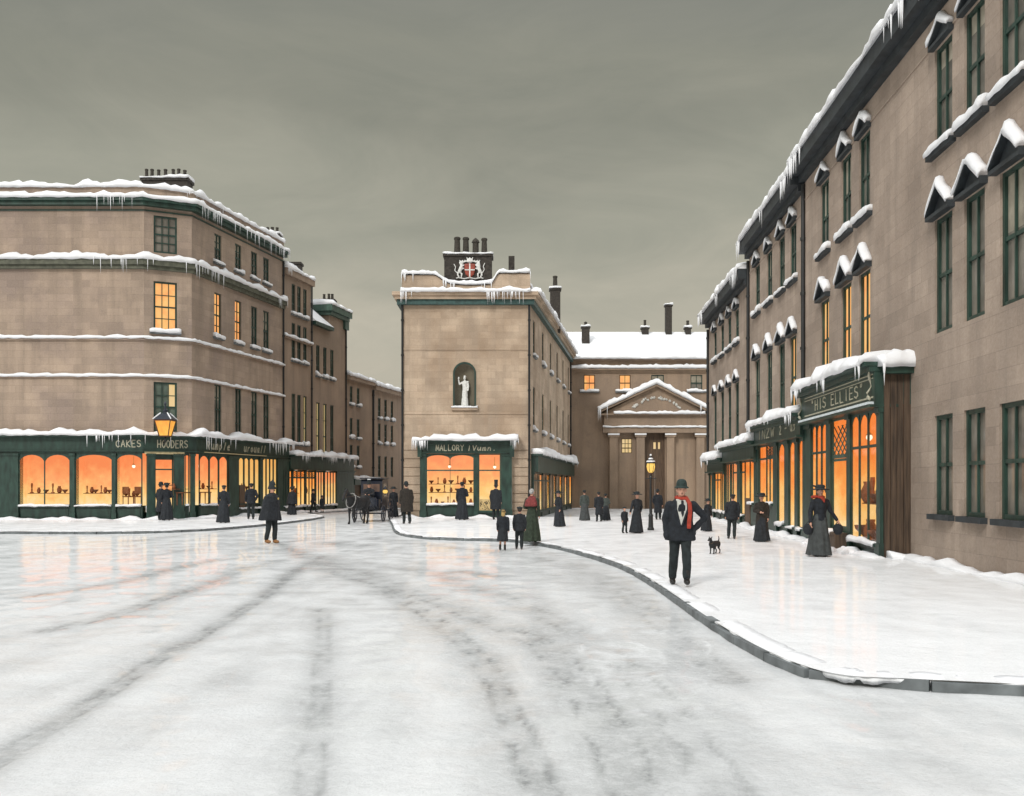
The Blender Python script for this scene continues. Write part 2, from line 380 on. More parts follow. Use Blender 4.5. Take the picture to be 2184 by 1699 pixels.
def window(F, u0, u1, z0, z1, parent, lit=None, cols=3, rows=4, sill=True, fr=.06, hood=None, frm=None, snow=True, bar=.022, sillw=.12, curtain=False, zs=None):
    mb = MB(); d0, d1 = -.13, -.05
    fbox(mb, F, u0, u0 + fr, z0, z1, d0, d1); fbox(mb, F, u1 - fr, u1, z0, z1, d0, d1)
    fbox(mb, F, u0 + fr, u1 - fr, z0, z0 + fr, d0, d1 - .005); fbox(mb, F, u0 + fr, u1 - fr, z1 - fr, z1, d0, d1 - .005)
    a, b, c, e = u0 + fr, u1 - fr, z0 + fr, z1 - fr
    for i in range(1, cols):
        u = a + (b - a) * i / cols; fbox(mb, F, u - bar, u + bar, c, e, -.105, -.06)
    for i in range(1, rows):
        q = c + (e - c) * i / rows; k = bar * (1.8 if rows == 2 or i == rows // 2 else 1); fbox(mb, F, a, b, q - k, q + k, -.11, -.062 - .003)
    o = mb.build("window", frm or GREEN, parent)
    p = MB(); fquad(p, F, [(a, c, -.115), (b, c, -.115), (b, e, -.115), (a, e, -.115)])
    p.build("pane", lit or GLASS, o, recalc=False)
    if (lit or GLASS) is GLASS and R.random() < .4:
        h_ = (e - c) * R.choice((.18, .3, .45)); m = MB(); fquad(m, F, [(a, e - h_, -.1135), (b, e - h_, -.1135), (b, e, -.1135), (a, e, -.1135)]); m.build("blind", BLIND, o, recalc=False)
    if sill:
        m = MB(); fbox(m, F, u0 - sillw, u1 + sillw, z0 - .12, z0, -.05, .14); m.build("sill", GUTTER if sill == 'dark' else STONEK, o)
        if snow: snow_run([F.pt(u0 - sillw, 0)[:2], F.pt(u1 + sillw, 0)[:2]], -.04, .15, z0, R.uniform(.13, .2), "snow_cap", o, step=.12, lump=.5)
    if hood:
        pw, ph, pd = hood      # side overhang, gable height, projection
        m = MB(); uc = (u0 + u1) / 2; a, b, zb = u0 - pw, u1 + pw, z1 + .08
        fbox(m, F, a, b, zb - .08, zb, 0, pd)
        def bar_(ua, za, ub, zb_, th):
            dz = th
            q = [(ua, za, pd), (ub, zb_, pd), (ub, zb_, 0), (ua, za, 0), (ua, za + dz, pd), (ub, zb_ + dz, pd), (ub, zb_ + dz, 0), (ua, za + dz, 0)]
            m.hexa([F.pt(*k) for k in q])
        bar_(a, zb + .002, uc, zb + ph, .07); bar_(uc, zb + ph, b, zb + .002, .07)
        fquad(m, F, [(a, zb, .02), (b, zb, .02), (uc, zb + ph, .02)])
        m.build("pediment", GUTTER, o)
        L = math.hypot(b - uc, ph); P0 = F.pt(a, 0)[:2]; Pc = F.pt(uc, 0)[:2]; P1 = F.pt(b, 0)[:2]
        snow_run([P0, Pc, P1], .0, pd, zb + .07, .13, "snow_cap", o, zfun=lambda i, f: ph * (f if i == 0 else 1 - f), step=.08, lump=.9)
    return o

def pipe(F, u, z0, z1, parent, d=.07, r=.055):
    mb = MB(); mb.tube([F.pt(u, z0, d), F.pt(u, z1, d)], r, 8)
    q = z0 + 1.2
    while q < z1: mb.tube([F.pt(u, q - .05, d), F.pt(u, q + .05, d)], r * 1.4, 8); q += 1.9
    return mb.build("drainpipe", DARK, parent)

def chimney(c, wx, wy, z0, z1, pots, parent, snow=True, pot_h=.6, pot_r=.12, cap=True, mat=None, yaw=0, cone=()):
    mb = MB(); x, y = c
    mb.box(x - wx / 2, x + wx / 2, y - wy / 2, y + wy / 2, z0, z1)
    if cap: mb.box(x - wx / 2 - .07, x + wx / 2 + .07, y - wy / 2 - .07, y + wy / 2 + .07, z1 + .003, z1 + .16)
    s = mb.build("chimney", mat or SOOT, parent); zt = z1 + (.16 if cap else 0)
    for i, dx in enumerate(pots):
        p = MB(); h = pot_h * R.uniform(.92, 1.06); tx, ty = R.uniform(-.02, .02), 0
        r = pot_r * R.uniform(.92, 1.08)
        pr = [(r * 1.05, 0), (r * 1.1, .06 * h), (r, .12 * h), (r * .84, .84 * h), (r * 1.02, .88 * h), (r * 1.02, .96 * h), (r * .8, h), (.5 * r, h - .02)]
        if i in cone: pr = [(r, 0), (r * .95, .72 * h), (r * 1.3, .74 * h), (r * .9, .88 * h), (.03, h)]
        p.lathe((x + dx, y + ty, zt), pr, 12); p.build("chimney_pot", POT, s, smooth=False)
    if snow: snow_run([(x - wx / 2 - .08, y), (x + wx / 2 + .08, y)], -wy / 2 - .07, wy / 2 + .08, zt, .13, "snow_cap", s, step=.14, lump=.5)
    return s

# stroke lettering: polylines on a unit cell
GLY = {
 'V': [[(0, 1), (.45, 0), (.95, 1)]],
 'M': [[(0, 0), (.1, 1), (.5, .25), (.9, 1), (1, 0)]], 'A': [[(0, 0), (.5, 1), (1, 0)], [(.2, .38), (.8, .38)]], 'L': [[(.05, 1), (.05, 0), (.85, 0)]],
 'O': [[(.5, 1), (.12, .8), (.02, .5), (.12, .2), (.5, 0), (.88, .2), (.98, .5), (.88, .8), (.5, 1)]], 'R': [[(.05, 0), (.05, 1), (.7, .95), (.85, .74), (.65, .52), (.05, .5)], [(.4, .5), (.95, 0)]],
 'Y': [[(0, 1), (.5, .5), (1, 1)], [(.5, .5), (.5, 0)]], 'C': [[(.9, .85), (.5, 1), (.1, .8), (.02, .5), (.1, .2), (.5, 0), (.9, .15)]],
 'K': [[(.05, 0), (.05, 1)], [(.9, 1), (.08, .45), (.95, 0)]], 'E': [[(.9, 1), (.05, 1), (.05, 0), (.9, 0)], [(.05, .52), (.7, .52)]],
 'S': [[(.9, .86), (.5, 1), (.1, .85), (.12, .6), (.85, .42), (.92, .16), (.5, 0), (.05, .14)]], 'H': [[(.05, 0), (.05, 1)], [(.92, 0), (.92, 1)], [(.05, .5), (.92, .5)]],
 'D': [[(.05, 0), (.05, 1), (.6, .95), (.95, .6), (.95, .4), (.6, .04), (.05, 0)]], 'I': [[(.5, 0), (.5, 1)]], 'J': [[(.2, 1), (.9, 1)], [(.6, 1), (.6, .2), (.35, 0), (.05, .15)]],
 'N': [[(.05, 0), (.05, 1), (.92, 0), (.92, 1)]], 'Z': [[(.05, 1), (.92, 1), (.05, 0), (.92, 0)]], 'W': [[(0, 1), (.25, 0), (.5, .7), (.75, 0), (1, 1)]], '2': [[(.1, .8), (.5, 1), (.85, .75), (.1, 0), (.9, 0)]],
 '"': [[(.3, 1.05), (.25, .8)], [(.6, 1.05), (.55, .8)]], "'": [[(.5, 1.05), (.42, .8)]], '-': [[(.1, .5), (.8, .5)]], '.': [[(.4, 0), (.5, .06)]], ' ': [],
 'u': [[(.1, .7), (.12, .15), (.45, 0), (.8, .3), (.82, .7)], [(.82, .7), (.85, .0), (1.0, .1)]], 'n': [[(.1, 0), (.15, .65)], [(.15, .45), (.5, .7), (.75, .5), (.8, 0)]],
 'm': [[(.05, 0), (.1, .65)], [(.1, .45), (.35, .7), (.48, .4), (.48, 0)], [(.48, .45), (.75, .7), (.92, .4), (.95, 0)]], 'l': [[(.3, 0), (.6, 1)]], 'e': [[(.1, .35), (.8, .42), (.6, .7), (.2, .5), (.25, .1), (.8, .08)]],
 'r': [[(.15, 0), (.25, .65)], [(.22, .45), (.75, .68)]], 'q': [[(.75, .6), (.35, .65), (.15, .3), (.4, .02), (.75, .25)], [(.82, .65), (.65, -.35)]], 't': [[(.5, .95), (.4, .1), (.8, 0)], [(.1, .65), (.85, .68)]], 's': [[(.75, .6), (.3, .62), (.7, .28), (.2, .02)]],
 'p': [[(.2, .65), (.08, -.35)], [(.2, .5), (.6, .7), (.8, .4), (.5, .05), (.15, .2)]], 'a': [[(.75, .6), (.35, .65), (.12, .3), (.4, .02), (.72, .3), (.8, .65), (.75, .05), (.95, .05)]], 'o': [[(.5, .65), (.15, .45), (.2, .1), (.55, 0), (.85, .3), (.5, .65)]], 'v': [[(.1, .65), (.4, 0), (.85, .68)]],
 'b': [[(.25, 1), (.12, 0)], [(.18, .4), (.6, .6), (.8, .3), (.5, 0), (.12, .1)]],
}
def letters(F, u0, u1, z0, h, text, d, parent, th=.022, mat=None, slant=0.0, wd=.72, name="lettering"):
    mb = MB(); n = len(text); cw = (u1 - u0) / n; flip = F.pt(1, 0)[0] / F.pt(1, 0)[1] < F.pt(0, 0)[0] / F.pt(0, 0)[1]
    for i, ch in enumerate(text):
        for st in GLY.get(ch, []):
            pts = []
            jx, jz = R.uniform(-.03, .03) * cw, R.uniform(-.03, .03) * h
            for (a, b) in st:
                uu = (i + a * wd + .1) * cw + slant * b * h + jx; zz = z0 + b * h + jz
                uu = u1 - uu if flip else u0 + uu
                pts.append((uu, zz))
            for (ua, za), (ub, zb) in zip(pts, pts[1:]):
                l = math.hypot(ub - ua, zb - za) or 1e-6; ox, oz = -(zb - za) / l * th, (ub - ua) / l * th
                ex, ez = (ub - ua) / l * th * .6, (zb - za) / l * th * .6
                q = [(ua - ox - ex, za - oz - ez), (ub - ox + ex, zb - oz + ez), (ub + ox + ex, zb + oz + ez), (ua + ox - ex, za + oz - ez)]
                dd = d + R.uniform(0, .003)
                mb.hexa([F.pt(a, b, d - .01) for a, b in q] + [F.pt(a, b, dd + .012) for a, b in q])
    return mb.build(name, mat or GOLD, parent)

# ------------------------------------------------------------------ shop fronts
def arch_plate(mb, F, a, b, zs, zt, ztop, d0, d1, pointed=False, n=10):
    """plate filling from an arch (springing zs, crown zt) up to ztop between a and b"""
    c = (a + b) / 2; r = (b - a) / 2; P = []
    for i in range(n + 1):
        th = math.pi * (1 - i / n); P.append((c + r * math.cos(th), zs + (zt - zs) * math.sin(th) ** (1.0 if not pointed else .7)))
    for (u1, z1), (u2, z2) in zip(P, P[1:]):
        q = [(u1, z1, d1), (u2, z2, d1), (u2, z2, d0), (u1, z1, d0), (u1, ztop, d1), (u2, ztop, d1), (u2, ztop, d0), (u1, ztop, d0)]
        mb.hexa([F.pt(*k) for k in q])
def shop_bay(F, a, b, zs, zh, d, front, kind="glass", lights=1, arch=True, transom=None, mat=GREEN, bar=.05, lattice=None, glow=GLOW_A, panel=None, deep=1.1, pane=True, sillsnow=True, bdoor=False, slim=False):
    """one glazed bay of a shop: bars, arched heads, glass and the lit room behind"""
    mb = MB(); th0, th1 = d - .045, d - .002
    fr = .05 if not slim else .02
    fbox(mb, F, a, a + fr, zs, zh, th0, th1); fbox(mb, F, b - fr, b, zs, zh, th0, th1)
    fbox(mb, F, a + fr, b - fr, zs, zs + .07, th0, th1 - .004); fbox(mb, F, a + fr, b - fr, zh - .06, zh, th0, th1 - .004)
    wl = (b - a) / lights
    for i in range(1, lights): fbox(mb, F, a + wl * i - bar / 2, a + wl * i + bar / 2, zs + .07, zh - .06, th0 + .01, th1 + .012)
    if arch:
        for i in range(lights):
            ra = wl / 2
            rise = min(ra, .42) if arch is True else arch
            arch_plate(mb, F, a + wl * i + .012, a + wl * (i + 1) - .012, zh - .08 - rise, zh - .08, zh - .03, th0 + .010, th1 - .006)
    if transom: fbox(mb, F, a + fr, b - fr, transom - .035, transom + .035, th0 + .005, th1 + .006)
    if lattice:
        z0, z1 = lattice; n = 5; L = z1 - z0; wid = b - a - 2 * fr
        for s in (1, -1):
            for k in range(-4, 6):
                uc = a + fr + wid * k / 4.0
                pts = []
                for z_, uu in ((z0, uc), (z1, uc + s * wid * .9)): pts.append((uu, z_))
                (ua, za), (ub, zb) = pts
                lo, hi = a + fr, b - fr
                # clip to the bay
                def cl(u_):
                    t = (u_ - ua) / (ub - ua); return za + (zb - za) * t
                seg = []
                for (u_, z_) in pts: seg.append((min(max(u_, lo), hi), cl(min(max(u_, lo), hi))))
                if abs(seg[0][0] - seg[1][0]) < .05 : continue
                if min(ua, ub) > hi or max(ua, ub) < lo: continue
                mb.tube([F.pt(seg[0][0], seg[0][1], d - .012 + .004 * s), F.pt(seg[1][0], seg[1][1], d - .012 + .004 * s)], .016, 5)
        fbox(mb, F, a + fr, b - fr, z0 - .05, z0 + .05, th0 + .006, th1 + .008)
    if panel: fbox(mb, F, a + fr, b - fr, zs + .07, panel, th0 + .02, th1 - .006)
    o = mb.build("shop_window" if kind == "glass" else "door", BDOOR if bdoor else mat, front)
    if pane:
        p = MB(); zb_ = (panel or zs + .07)
        fquad(p, F, [(a + fr, zb_, d - .03), (b - fr, zb_, d - .03), (b - fr, zh - .06, d - .03), (a + fr, zh - .06, d - .03)])
        p.build("pane", PANE, front, recalc=False)
    # lit room: back, sides, ceiling, raised display floor
    r = MB(); k = d - deep
    fquad(r, F, [(a, zs, k), (b, zs, k), (b, zh, k), (a, zh, k)])
    fquad(r, F, [(a, zs, k), (a, zh, k), (a, zh, d - .05), (a, zs, d - .05)]); fquad(r, F, [(b, zs, k), (b, zh, k), (b, zh, d - .05), (b, zs, d - .05)])
    fquad(r, F, [(a, zh, k), (b, zh, k), (b, zh, d - .05), (a, zh, d - .05)]); fquad(r, F, [(a, zs, k), (b, zs, k), (b, zs, d - .05), (a, zs, d - .05)])
    r.build("lit_interior", glow, front, recalc=False)
    if kind == "glass" and sillsnow:
        snow_run([F.pt(a + .02, 0)[:2], F.pt(b - .02, 0)[:2]], d - .02, d + .1, zs + .004, .07, "snow_cap", front, step=.2, lump=.7)
    return o

# ------------------------------------------------------------------ ground
def build_ground():
    g = MB(); g.add([(-400, -60, -.30), (400, -60, -.30), (400, 600, -.30), (-400, 600, -.30)], [(0, 1, 2, 3)])
    go = g.build("ground", m_ground("far_snow", (.80, .81, .83, 1), (.62, .62, .62, 1)), recalc=False); tag(go, kind="structure")
    # road sheet with wheel ruts worn into the slush, plus a painted band of shade
    rows = [3.2]
    while rows[-1] < 72: rows.append(rows[-1] * 1.0105)
    ts = np.arange(-.80, .801, .0055); Ys = np.array(rows)
    XX = ts[None, :] * Ys[:, None]; YY = np.repeat(Ys[:, None], len(ts), 1)
    def G(x, y): Y = FX * (EYE + .1) / (y - HY); return ((x - CX) * Y / FX, Y)
    tracks = [([(-120, 1690), (90, 1560), (230, 1475), (307, 1422), (400, 1371), (485, 1320), (561, 1274), (633, 1214), (690, 1185)], .20, .95),
              ([(100, 1345), (244, 1312), (316, 1287), (379, 1265), (464, 1236), (527, 1210), (600, 1196)], .26, .75),
              ([(60, 1272), (244, 1244), (316, 1227), (400, 1206), (468, 1193)], .28, .7),
              ([(270, 1156), (379, 1145), (485, 1143), (600, 1147)], .5, .4),  # broad faint band of shade, painted into the slush colour
              ([(600, 1160), (717, 1223), (802, 1244), (887, 1295), (950, 1337), (1014, 1392), (1056, 1451), (1100, 1540), (1160, 1690)], .30, .8),
              ([(690, 1190), (781, 1228), (866, 1257), (972, 1300), (1077, 1337), (1153, 1371), (1230, 1440), (1290, 1540), (1350, 1690)], .46, .75),
              ([(688, 1299), (690, 1370), (688, 1440), (680, 1520), (660, 1690)], .20, .62),
              ([(480, 1160), (600, 1176), (760, 1200), (930, 1222), (1080, 1275), (1200, 1330), (1340, 1420), (1450, 1540), (1560, 1690)], .45, .55),
              ([(800, 1150), (1000, 1172), (1130, 1186), (1240, 1215), (1330, 1262), (1420, 1340), (1560, 1450)], .42, .5),
              ([(950, 1222), (985, 1218), (1040, 1228)], .30, .9), ([(965, 1235), (1010, 1240)], .2, .6), ([(705, 1158), (745, 1166), (778, 1163)], .45, .8)]
    S = np.zeros_like(XX); rng = np.random.default_rng(3)
    wob = np.vectorize(lambda a, b: mnoise.noise((a * .9, b * .9, 4)))(XX[::3, ::3], YY[::3, ::3])
    wob = np.repeat(np.repeat(wob, 3, 0), 3, 1)[:XX.shape[0], :XX.shape[1]]
    fine = np.vectorize(lambda a, b: mnoise.noise((a * 3.1, b * 2.2, 9)))(XX, YY)
    for pts, wd, st in tracks:
        P = [G(*q) for q in pts]; D = np.full(XX.shape, 1e9)
        for (ax, ay), (bx, by) in zip(P, P[1:]):
            dx, dy = bx - ax, by - ay; t = np.clip(((XX - ax) * dx + (YY - ay) * dy) / (dx * dx + dy * dy), 0, 1)
            D = np.minimum(D, np.hypot(XX - ax - t * dx, YY - ay - t * dy))
        D = D + .22 * wd * fine + .12 * wob * wd
        D0 = np.abs(D - .35 * wd); S = np.maximum(S, np.clip(st * 1.15, 0, 1) * np.exp(-(D0 / .055) ** 2) * np.clip(.75 + .9 * fine, 0, 1) * np.clip(2 - YY / 16, 0, 1))
        S = np.maximum(S, .8 * st * np.exp(-(D / wd) ** 2) * np.clip(.80 + .5 * fine, .4, 1))
    S = np.clip(S + np.clip(.22 * (wob + .05), 0, .16) * np.clip(1.4 - YY / 26, 0, 1), 0, 1)
    ZZ = -.1 + .012 * fine - .025 * S
    nr, nc = XX.shape
    me = bpy.data.meshes.new("road"); idx = np.arange(nr * nc).reshape(nr, nc)
    faces = np.stack([idx[:-1, :-1], idx[:-1, 1:], idx[1:, 1:], idx[1:, :-1]], -1).reshape(-1, 4)
    me.from_pydata(np.stack([XX, YY, ZZ], -1).reshape(-1, 3).tolist(), [], faces.tolist())
    at = me.attributes.new("slush", 'FLOAT', 'POINT'); at.data.foreach_set("value", S.ravel().astype(np.float32))
    me.materials.append(m_ground("road_slush", (.75, .765, .77, 1), (.21, .22, .22, 1), coat=.72, coat_r=.08, attr=True, amp=.28)); me.shade_smooth()
    tag(link(bpy.data.objects.new("road", me)), kind="structure")

    def spline(P, k=6):
        out = []
        P = [V2(*p) for p in P]
        for i in range(len(P) - 1):
            p0, p1, p2, p3 = P[max(i - 1, 0)], P[i], P[i + 1], P[min(i + 2, len(P) - 1)]
            for j in range(k):
                t = j / k
                out.append(.5 * ((2 * p1) + (p2 - p0) * t + (2 * p0 - 5 * p1 + 4 * p2 - p3) * t * t + (3 * p1 - p0 - 3 * p2 + p3) * t ** 3))
        out.append(P[-1]); return out
    def Q(x, y): Y = FX * EYE / (y - HY); return ((x - CX) * Y / FX, Y)
    PAVE = m_ground("pavement_snow", (.90, .91, .92, 1), (.70, .71, .72, 1), coat=.52, coat_r=.08, thr=(.52, .85))
    def kerb(c, name="kerb"):
        mb = MB(); L = [0]
        for p, q in zip(c, c[1:]): L.append(L[-1] + (q - p).length)
        def at(d):
            for i in range(len(c) - 1):
                if L[i + 1] >= d: return c[i].lerp(c[i + 1], (d - L[i]) / max(1e-6, L[i + 1] - L[i]))
            return c[-1]
        d = 0
        while d < L[-1] - .3:
            l = R.uniform(.75, 1.15); p, q = at(d + .012), at(min(d + l, L[-1])); d += l
            t = (q - p).normalized(); n = V2(-t.y, t.x) * KS; j = R.uniform(-.018, .018); zt = R.uniform(-.022, .004); k = R.uniform(.0, .02)
            a0, a1, b0, b1 = p + n * (.09 + j), q + n * (.09 + j * .4), p - n * .06, q - n * .06
            mb.hexa([(a0.x, a0.y, -.2), (a1.x, a1.y, -.2), (b1.x, b1.y, -.2), (b0.x, b0.y, -.2), (a0.x - n.x * .02, a0.y - n.y * .02, zt), (a1.x - n.x * .02, a1.y - n.y * .02, zt - k), (b1.x, b1.y, zt - k), (b0.x, b0.y, zt)])
        tag(mb.build(name, STONEK), kind="structure")
        o = snow_run([(p.x, p.y) for p in c], -.30, -.045, -.010, .014, "snow_bank", None, over=.03, lump=1.0, step=.14); o.data.materials.clear(); o.data.materials.append(SNOWP); tag(o, kind="structure")
    # centre and right-hand pavement: one snow-covered apron round the middle block
    c1 = spline([(12, 7.2), (7.5, 7.75), (5.2, 8.1), Q(1941, 1448), Q(1800, 1440), Q(1700, 1415), Q(1600, 1370), Q(1500, 1310), Q(1420, 1256), Q(1368, 1224), Q(1316, 1200), Q(1240, 1177), Q(1171, 1161), Q(1085, 1150), Q(960, 1147), Q(885, 1142), Q(847, 1133), Q(838, 1118), (-6.55, 50.5), (-6.9, 57), (-7.4, 72)])
    KS = -1; kerb(c1)
    for side, cc in (("pavement", c1),):
        bm = bmesh.new(); vs = [bm.verts.new((p.x, p.y, 0)) for p in cc] + [bm.verts.new(q) for q in ((-6.5, 72, 0), (-6.5, 51.5, 0), (1, 51.5, 0), (13.5, 51.5, 0), (14, 7, 0))]
        bm.faces.new(vs)
        s = [bm.verts.new(q) for q in ((.9, 51.5, 0.001), (13.5, 51.5, 0.001), (13.5, 77, -.82), (.9, 77, -.82))]; bm.faces.new(s)
        bmesh.ops.triangulate(bm, faces=bm.faces); bmesh.ops.recalc_face_normals(bm, faces=bm.faces)
        for f in bm.faces:
            if f.normal.z < 0: f.normal_flip()
        me = bpy.data.meshes.new("pavement"); bm.to_mesh(me); bm.free(); me.materials.append(PAVE); tag(link(bpy.data.objects.new("pavement", me)), kind="structure")
    c2 = spline([(-36, 36.5), Q(60, 1134), Q(243, 1134), Q(400, 1130), Q(520, 1122), Q(620, 1112), Q(690, 1101), (-13.0, 60), (-11.2, 72)])
    KS = 1; kerb(c2)
    bm = bmesh.new(); vs = [bm.verts.new((p.x, p.y, 0)) for p in c2] + [bm.verts.new(q) for q in ((-13, 72, 0), (-18, 52, 0), (-36, 52, 0))]
    f = bm.faces.new(vs); bmesh.ops.triangulate(bm, faces=bm.faces); bmesh.ops.recalc_face_normals(bm, faces=bm.faces)
    for f in bm.faces:
        if f.normal.z < 0: f.normal_flip()
    me = bpy.data.meshes.new("pavement"); bm.to_mesh(me); bm.free(); me.materials.append(PAVE); tag(link(bpy.data.objects.new("pavement", me)), kind="structure")
build_ground()

def drift(path, d0, d1, z, h):
    o = snow_run(path, d0, d1, z, h, "snow_bank", None, over=.12, lump=.9, step=.3); o.data.materials.clear(); o.data.materials.append(SNOWP)
    tag(o, kind="structure"); return o

# ------------------------------------------------------------------ left: corner building and terrace
P0 = (-33.5, 48.0); P1 = (px(307, 48), 48.0); P2 = (px(409, 49), 49.0)
def LX(Y): return -28.17 + .2335 * Y
P3 = (LX(59.0), 59.0); P4 = (LX(62.9), 62.9); P5 = (LX(68.6), 68.6); P6 = (LX(73.6), 73.6); P7 = (LX(84), 84.0)
FA0, FA1, FA2 = Fac(P0, P1), Fac(P1, P2), Fac(P2, P3)
A = tag(empty("shop_building", (P2[0], P2[1], 0)), "tall brown stone corner building over the green shop with the lantern, at far left", "building")
A_ = A
def par(o):   # keep world place when parented to a moved empty
    return o
def root(name, loc, label, cat, group=None):
    o = empty(name, (0, 0, 0)); return tag(o, label, cat, group)
bpy.data.objects.remove(A)
A = root("shop_building", None, "tall brown stone corner building with a lantern over its long green shopfront", "building")
PA = [P0, P1, P2, P3]
ZP, ZC = 17.0, 16.40
# windows
ops1, ops2 = [], []
u0, u1 = FA1.ux(327.6), FA1.ux(377.5)
R1 = [(FA1.zy(352, 541), FA1.zy(352, 462), None, GLASS), (FA1.zy(352, 709), FA1.zy(352, 602), 'l', LITW), (FA1.zy(352, 921), FA1.zy(352, 816), None, GLASS_G)]
for z0, z1, l, g in R1: ops1.append((u0, u1, z0, z1))
cols2 = [FA2.ux(x) for x in (464.7, 507.9, 542, 567.5)]
rows2 = [(13.93, 15.5), (9.85, 12.28), (4.55, 7.25)]
for u in cols2:
    for z0, z1 in rows2: ops2.append((u - .36, u + .36, z0, z1))
FS = [FA0, FA1, FA2]
wall(FA0, 0, FA0.L, 4.0, ZC, [], STONE_A, A); wall(FA1, 0, FA1.L, 4.0, ZC, ops1, STONE_A, A); wall(FA2, 0, FA2.L, 4.0, ZC, ops2, STONE_A, A)
for i, (z0, z1, l, g) in enumerate(R1): window(FA1, u0, u1, z0, z1, A, lit=g, cols=3, rows=4, fr=.09, sill=(i == 1), sillw=.2)
window_pale = MB(); ua = u0 + (u1 - u0) * .62
fquad(window_pale, FA1, [(ua, R1[2][0] + 1.3, -.112), (u1 - .1, R1[2][0] + 1.3, -.112), (u1 - .1, R1[2][1] - .1, -.112), (ua, R1[2][1] - .1, -.112)])
window_pale.build("curtain", LITY, A, recalc=False)
for j, (z0, z1) in enumerate(rows2):
    for i, u in enumerate(cols2):
        lit = LITW if (j == 1 and i < 2) else GLASS
        window(FA2, u - .36, u + .36, z0, z1, A, lit=lit, cols=2, rows=4, fr=.07, sill=(j < 2), sillw=.14)
mb = MB(); band(mb, PA, -.4, .04, ZC + .002, ZP); mb.build("parapet", STONE_A, A)
mb = MB(); band(mb, PA, .0, .42, ZC - .18, ZC); band(mb, PA, .0, .30, ZC - .38, ZC - .183); band(mb, PA, 0, .06, ZC - .62, ZC - .55); mb.build("cornice", GREEN, A)
snow_run(PA, .03, .42, ZC, .24, parent=A, ic=46, icl=.8, clusters=[.50, .66, .69, .985, .83]); snow_run(PA, -.42, .10, ZP, .32, parent=A, ic=6, icl=.4, clusters=[.67])
mb = MB(); band(mb, PA, 0, .26, 13.0, 13.30); band(mb, PA, 0, .16, 12.80, 12.997); mb.build("string_course", m_plain("olive_band", (.085, .088, .062, 1), .7, .4, 4), A)
snow_run(PA, .0, .27, 13.30, .28, parent=A, ic=30, icl=.8, clusters=[.49, .52, .66, .67, .985], over=.07)
mb = MB(); band(mb, PA, 0, .10, 9.16, 9.28); band(mb, PA, 0, .09, 7.24, 7.33); mb.build("string_course", STONE_A, A)
snow_run(PA, .0, .12, 9.28, .13, parent=A); snow_run(PA, .0, .11, 7.33, .13, parent=A)
rf = MB(); rf.add([(P0[0], P0[1], ZP - .25), (*P1, ZP - .25), (*P2, ZP - .25), (*P3, ZP - .25), (P3[0] - 14, P3[1] + 3, ZP - .25), (P0[0], P3[1] + 3, ZP - .25)], [(0, 1, 2, 3, 4, 5)])
rf.build("roof", SNOW, A, recalc=False)
chimney((px(357, 51), 51.0), 2.45, .9, ZP - .3, pz(403 - 12, 51), [-1.15 + .02, -.83, -.47, -.1, .32, .62, .95], A, pot_h=.58, pot_r=.1)
chimney((px(581, 59.5), 59.5), .95, .8, ZP - .4, pz(507, 59.5), [-.3, 0, .3], A, pot_h=.5, pot_r=.1)
pipe(FA2, FA2.L - .08, 4.2, ZC - .6, A)

# the shopfront of the corner building
SA = MB(); DS = .38
ZF0, ZF1, ZT, ZH, ZS = 3.50, 4.18, 4.22, 3.36, .70
band(SA, PA, 0, DS + .03, ZF0, ZF1); band(SA, PA, 0, DS + .30, ZF1 + .002, ZF1 + .12); band(SA, PA, 0, DS + .16, ZF0 - .05, ZF0 - .003)
band(SA, PA, DS - .20, DS, ZH, ZF0 - .052)
shopA = None
bays = []   # (F, xa, xb, kind, lights, arch, ...)
def pil(mb, F, ua, ub, z0, z1, d): fbox(mb, F, ua, ub, z0, z1, -.05, d); fbox(mb, F, ua - .03, ub + .03, z0, z0 + .35, -.05, d + .04); fbox(mb, F, ua - .03, ub + .03, z1 - .12, z1 - .003, -.05, d + .05)
def riser(mb, F, ua, ub, z1, d):
    fbox(mb, F, ua, ub, -.1, z1 - .06, -.1, d - .04); fbox(mb, F, ua, ub, z1 - .057, z1, -.1, d + .08); fbox(mb, F, ua + .1, ub - .1, .14, z1 - .16, -.1, d - .015)
ux0 = lambda x: FA0.ux(x, DS)
ux1 = lambda x: FA1.ux(x, DS)
ux2 = lambda x: FA2.ux(x, DS)
BA = [(FA0, ux0(40), ux0(150), 'w', 2), (FA0, ux0(160), ux0(240), 'w', 1), (FA0, ux0(247.6), FA0.L + .06, 'w', 1), (FA1, ux1(331), ux1(370), 'd', 1), (FA1, ux1(394), FA1.L + .05, 'none', 1)]
for F, a, b, k, n in BA:
    if k in ('w', 'none'): riser(SA, F, a, b - (.22 if k == 'none' else 0), ZS, DS)
pil(SA, FA0, ux0(240) , ux0(247.6), 0, ZH, DS + .05); pil(SA, FA0, ux0(150), ux0(160), 0, ZH, DS + .05); pil(SA, FA0, .1, ux0(40), 0, ZH, DS + .05)
pil(SA, FA1, .12, ux1(331), 0, ZH, DS + .05); pil(SA, FA1, ux1(370), ux1(393), 0, ZH, DS + .05)
B2 = [(FA2, .1, ux2(486), 'w', 3), (FA2, ux2(509), ux2(553), 'w', 4), (FA2, ux2(560), ux2(590.5), 'w', 4)]
pil(SA, FA2, ux2(487), ux2(508), 0, ZH, DS + .05); pil(SA, FA2, ux2(553.3), ux2(559.7), 0, ZH, DS + .05); pil(SA, FA2, ux2(591), FA2.L - .02, 0, ZH, DS + .05)
pil(SA, FA1, ux1(406), FA1.L + .12, 0, ZH, DS + .06)
for F, a, b, k, n in B2: riser(SA, F, a, b, ZS if a < 6 else .42, DS)
SF = SA.build("shopfront", GREEN, A)
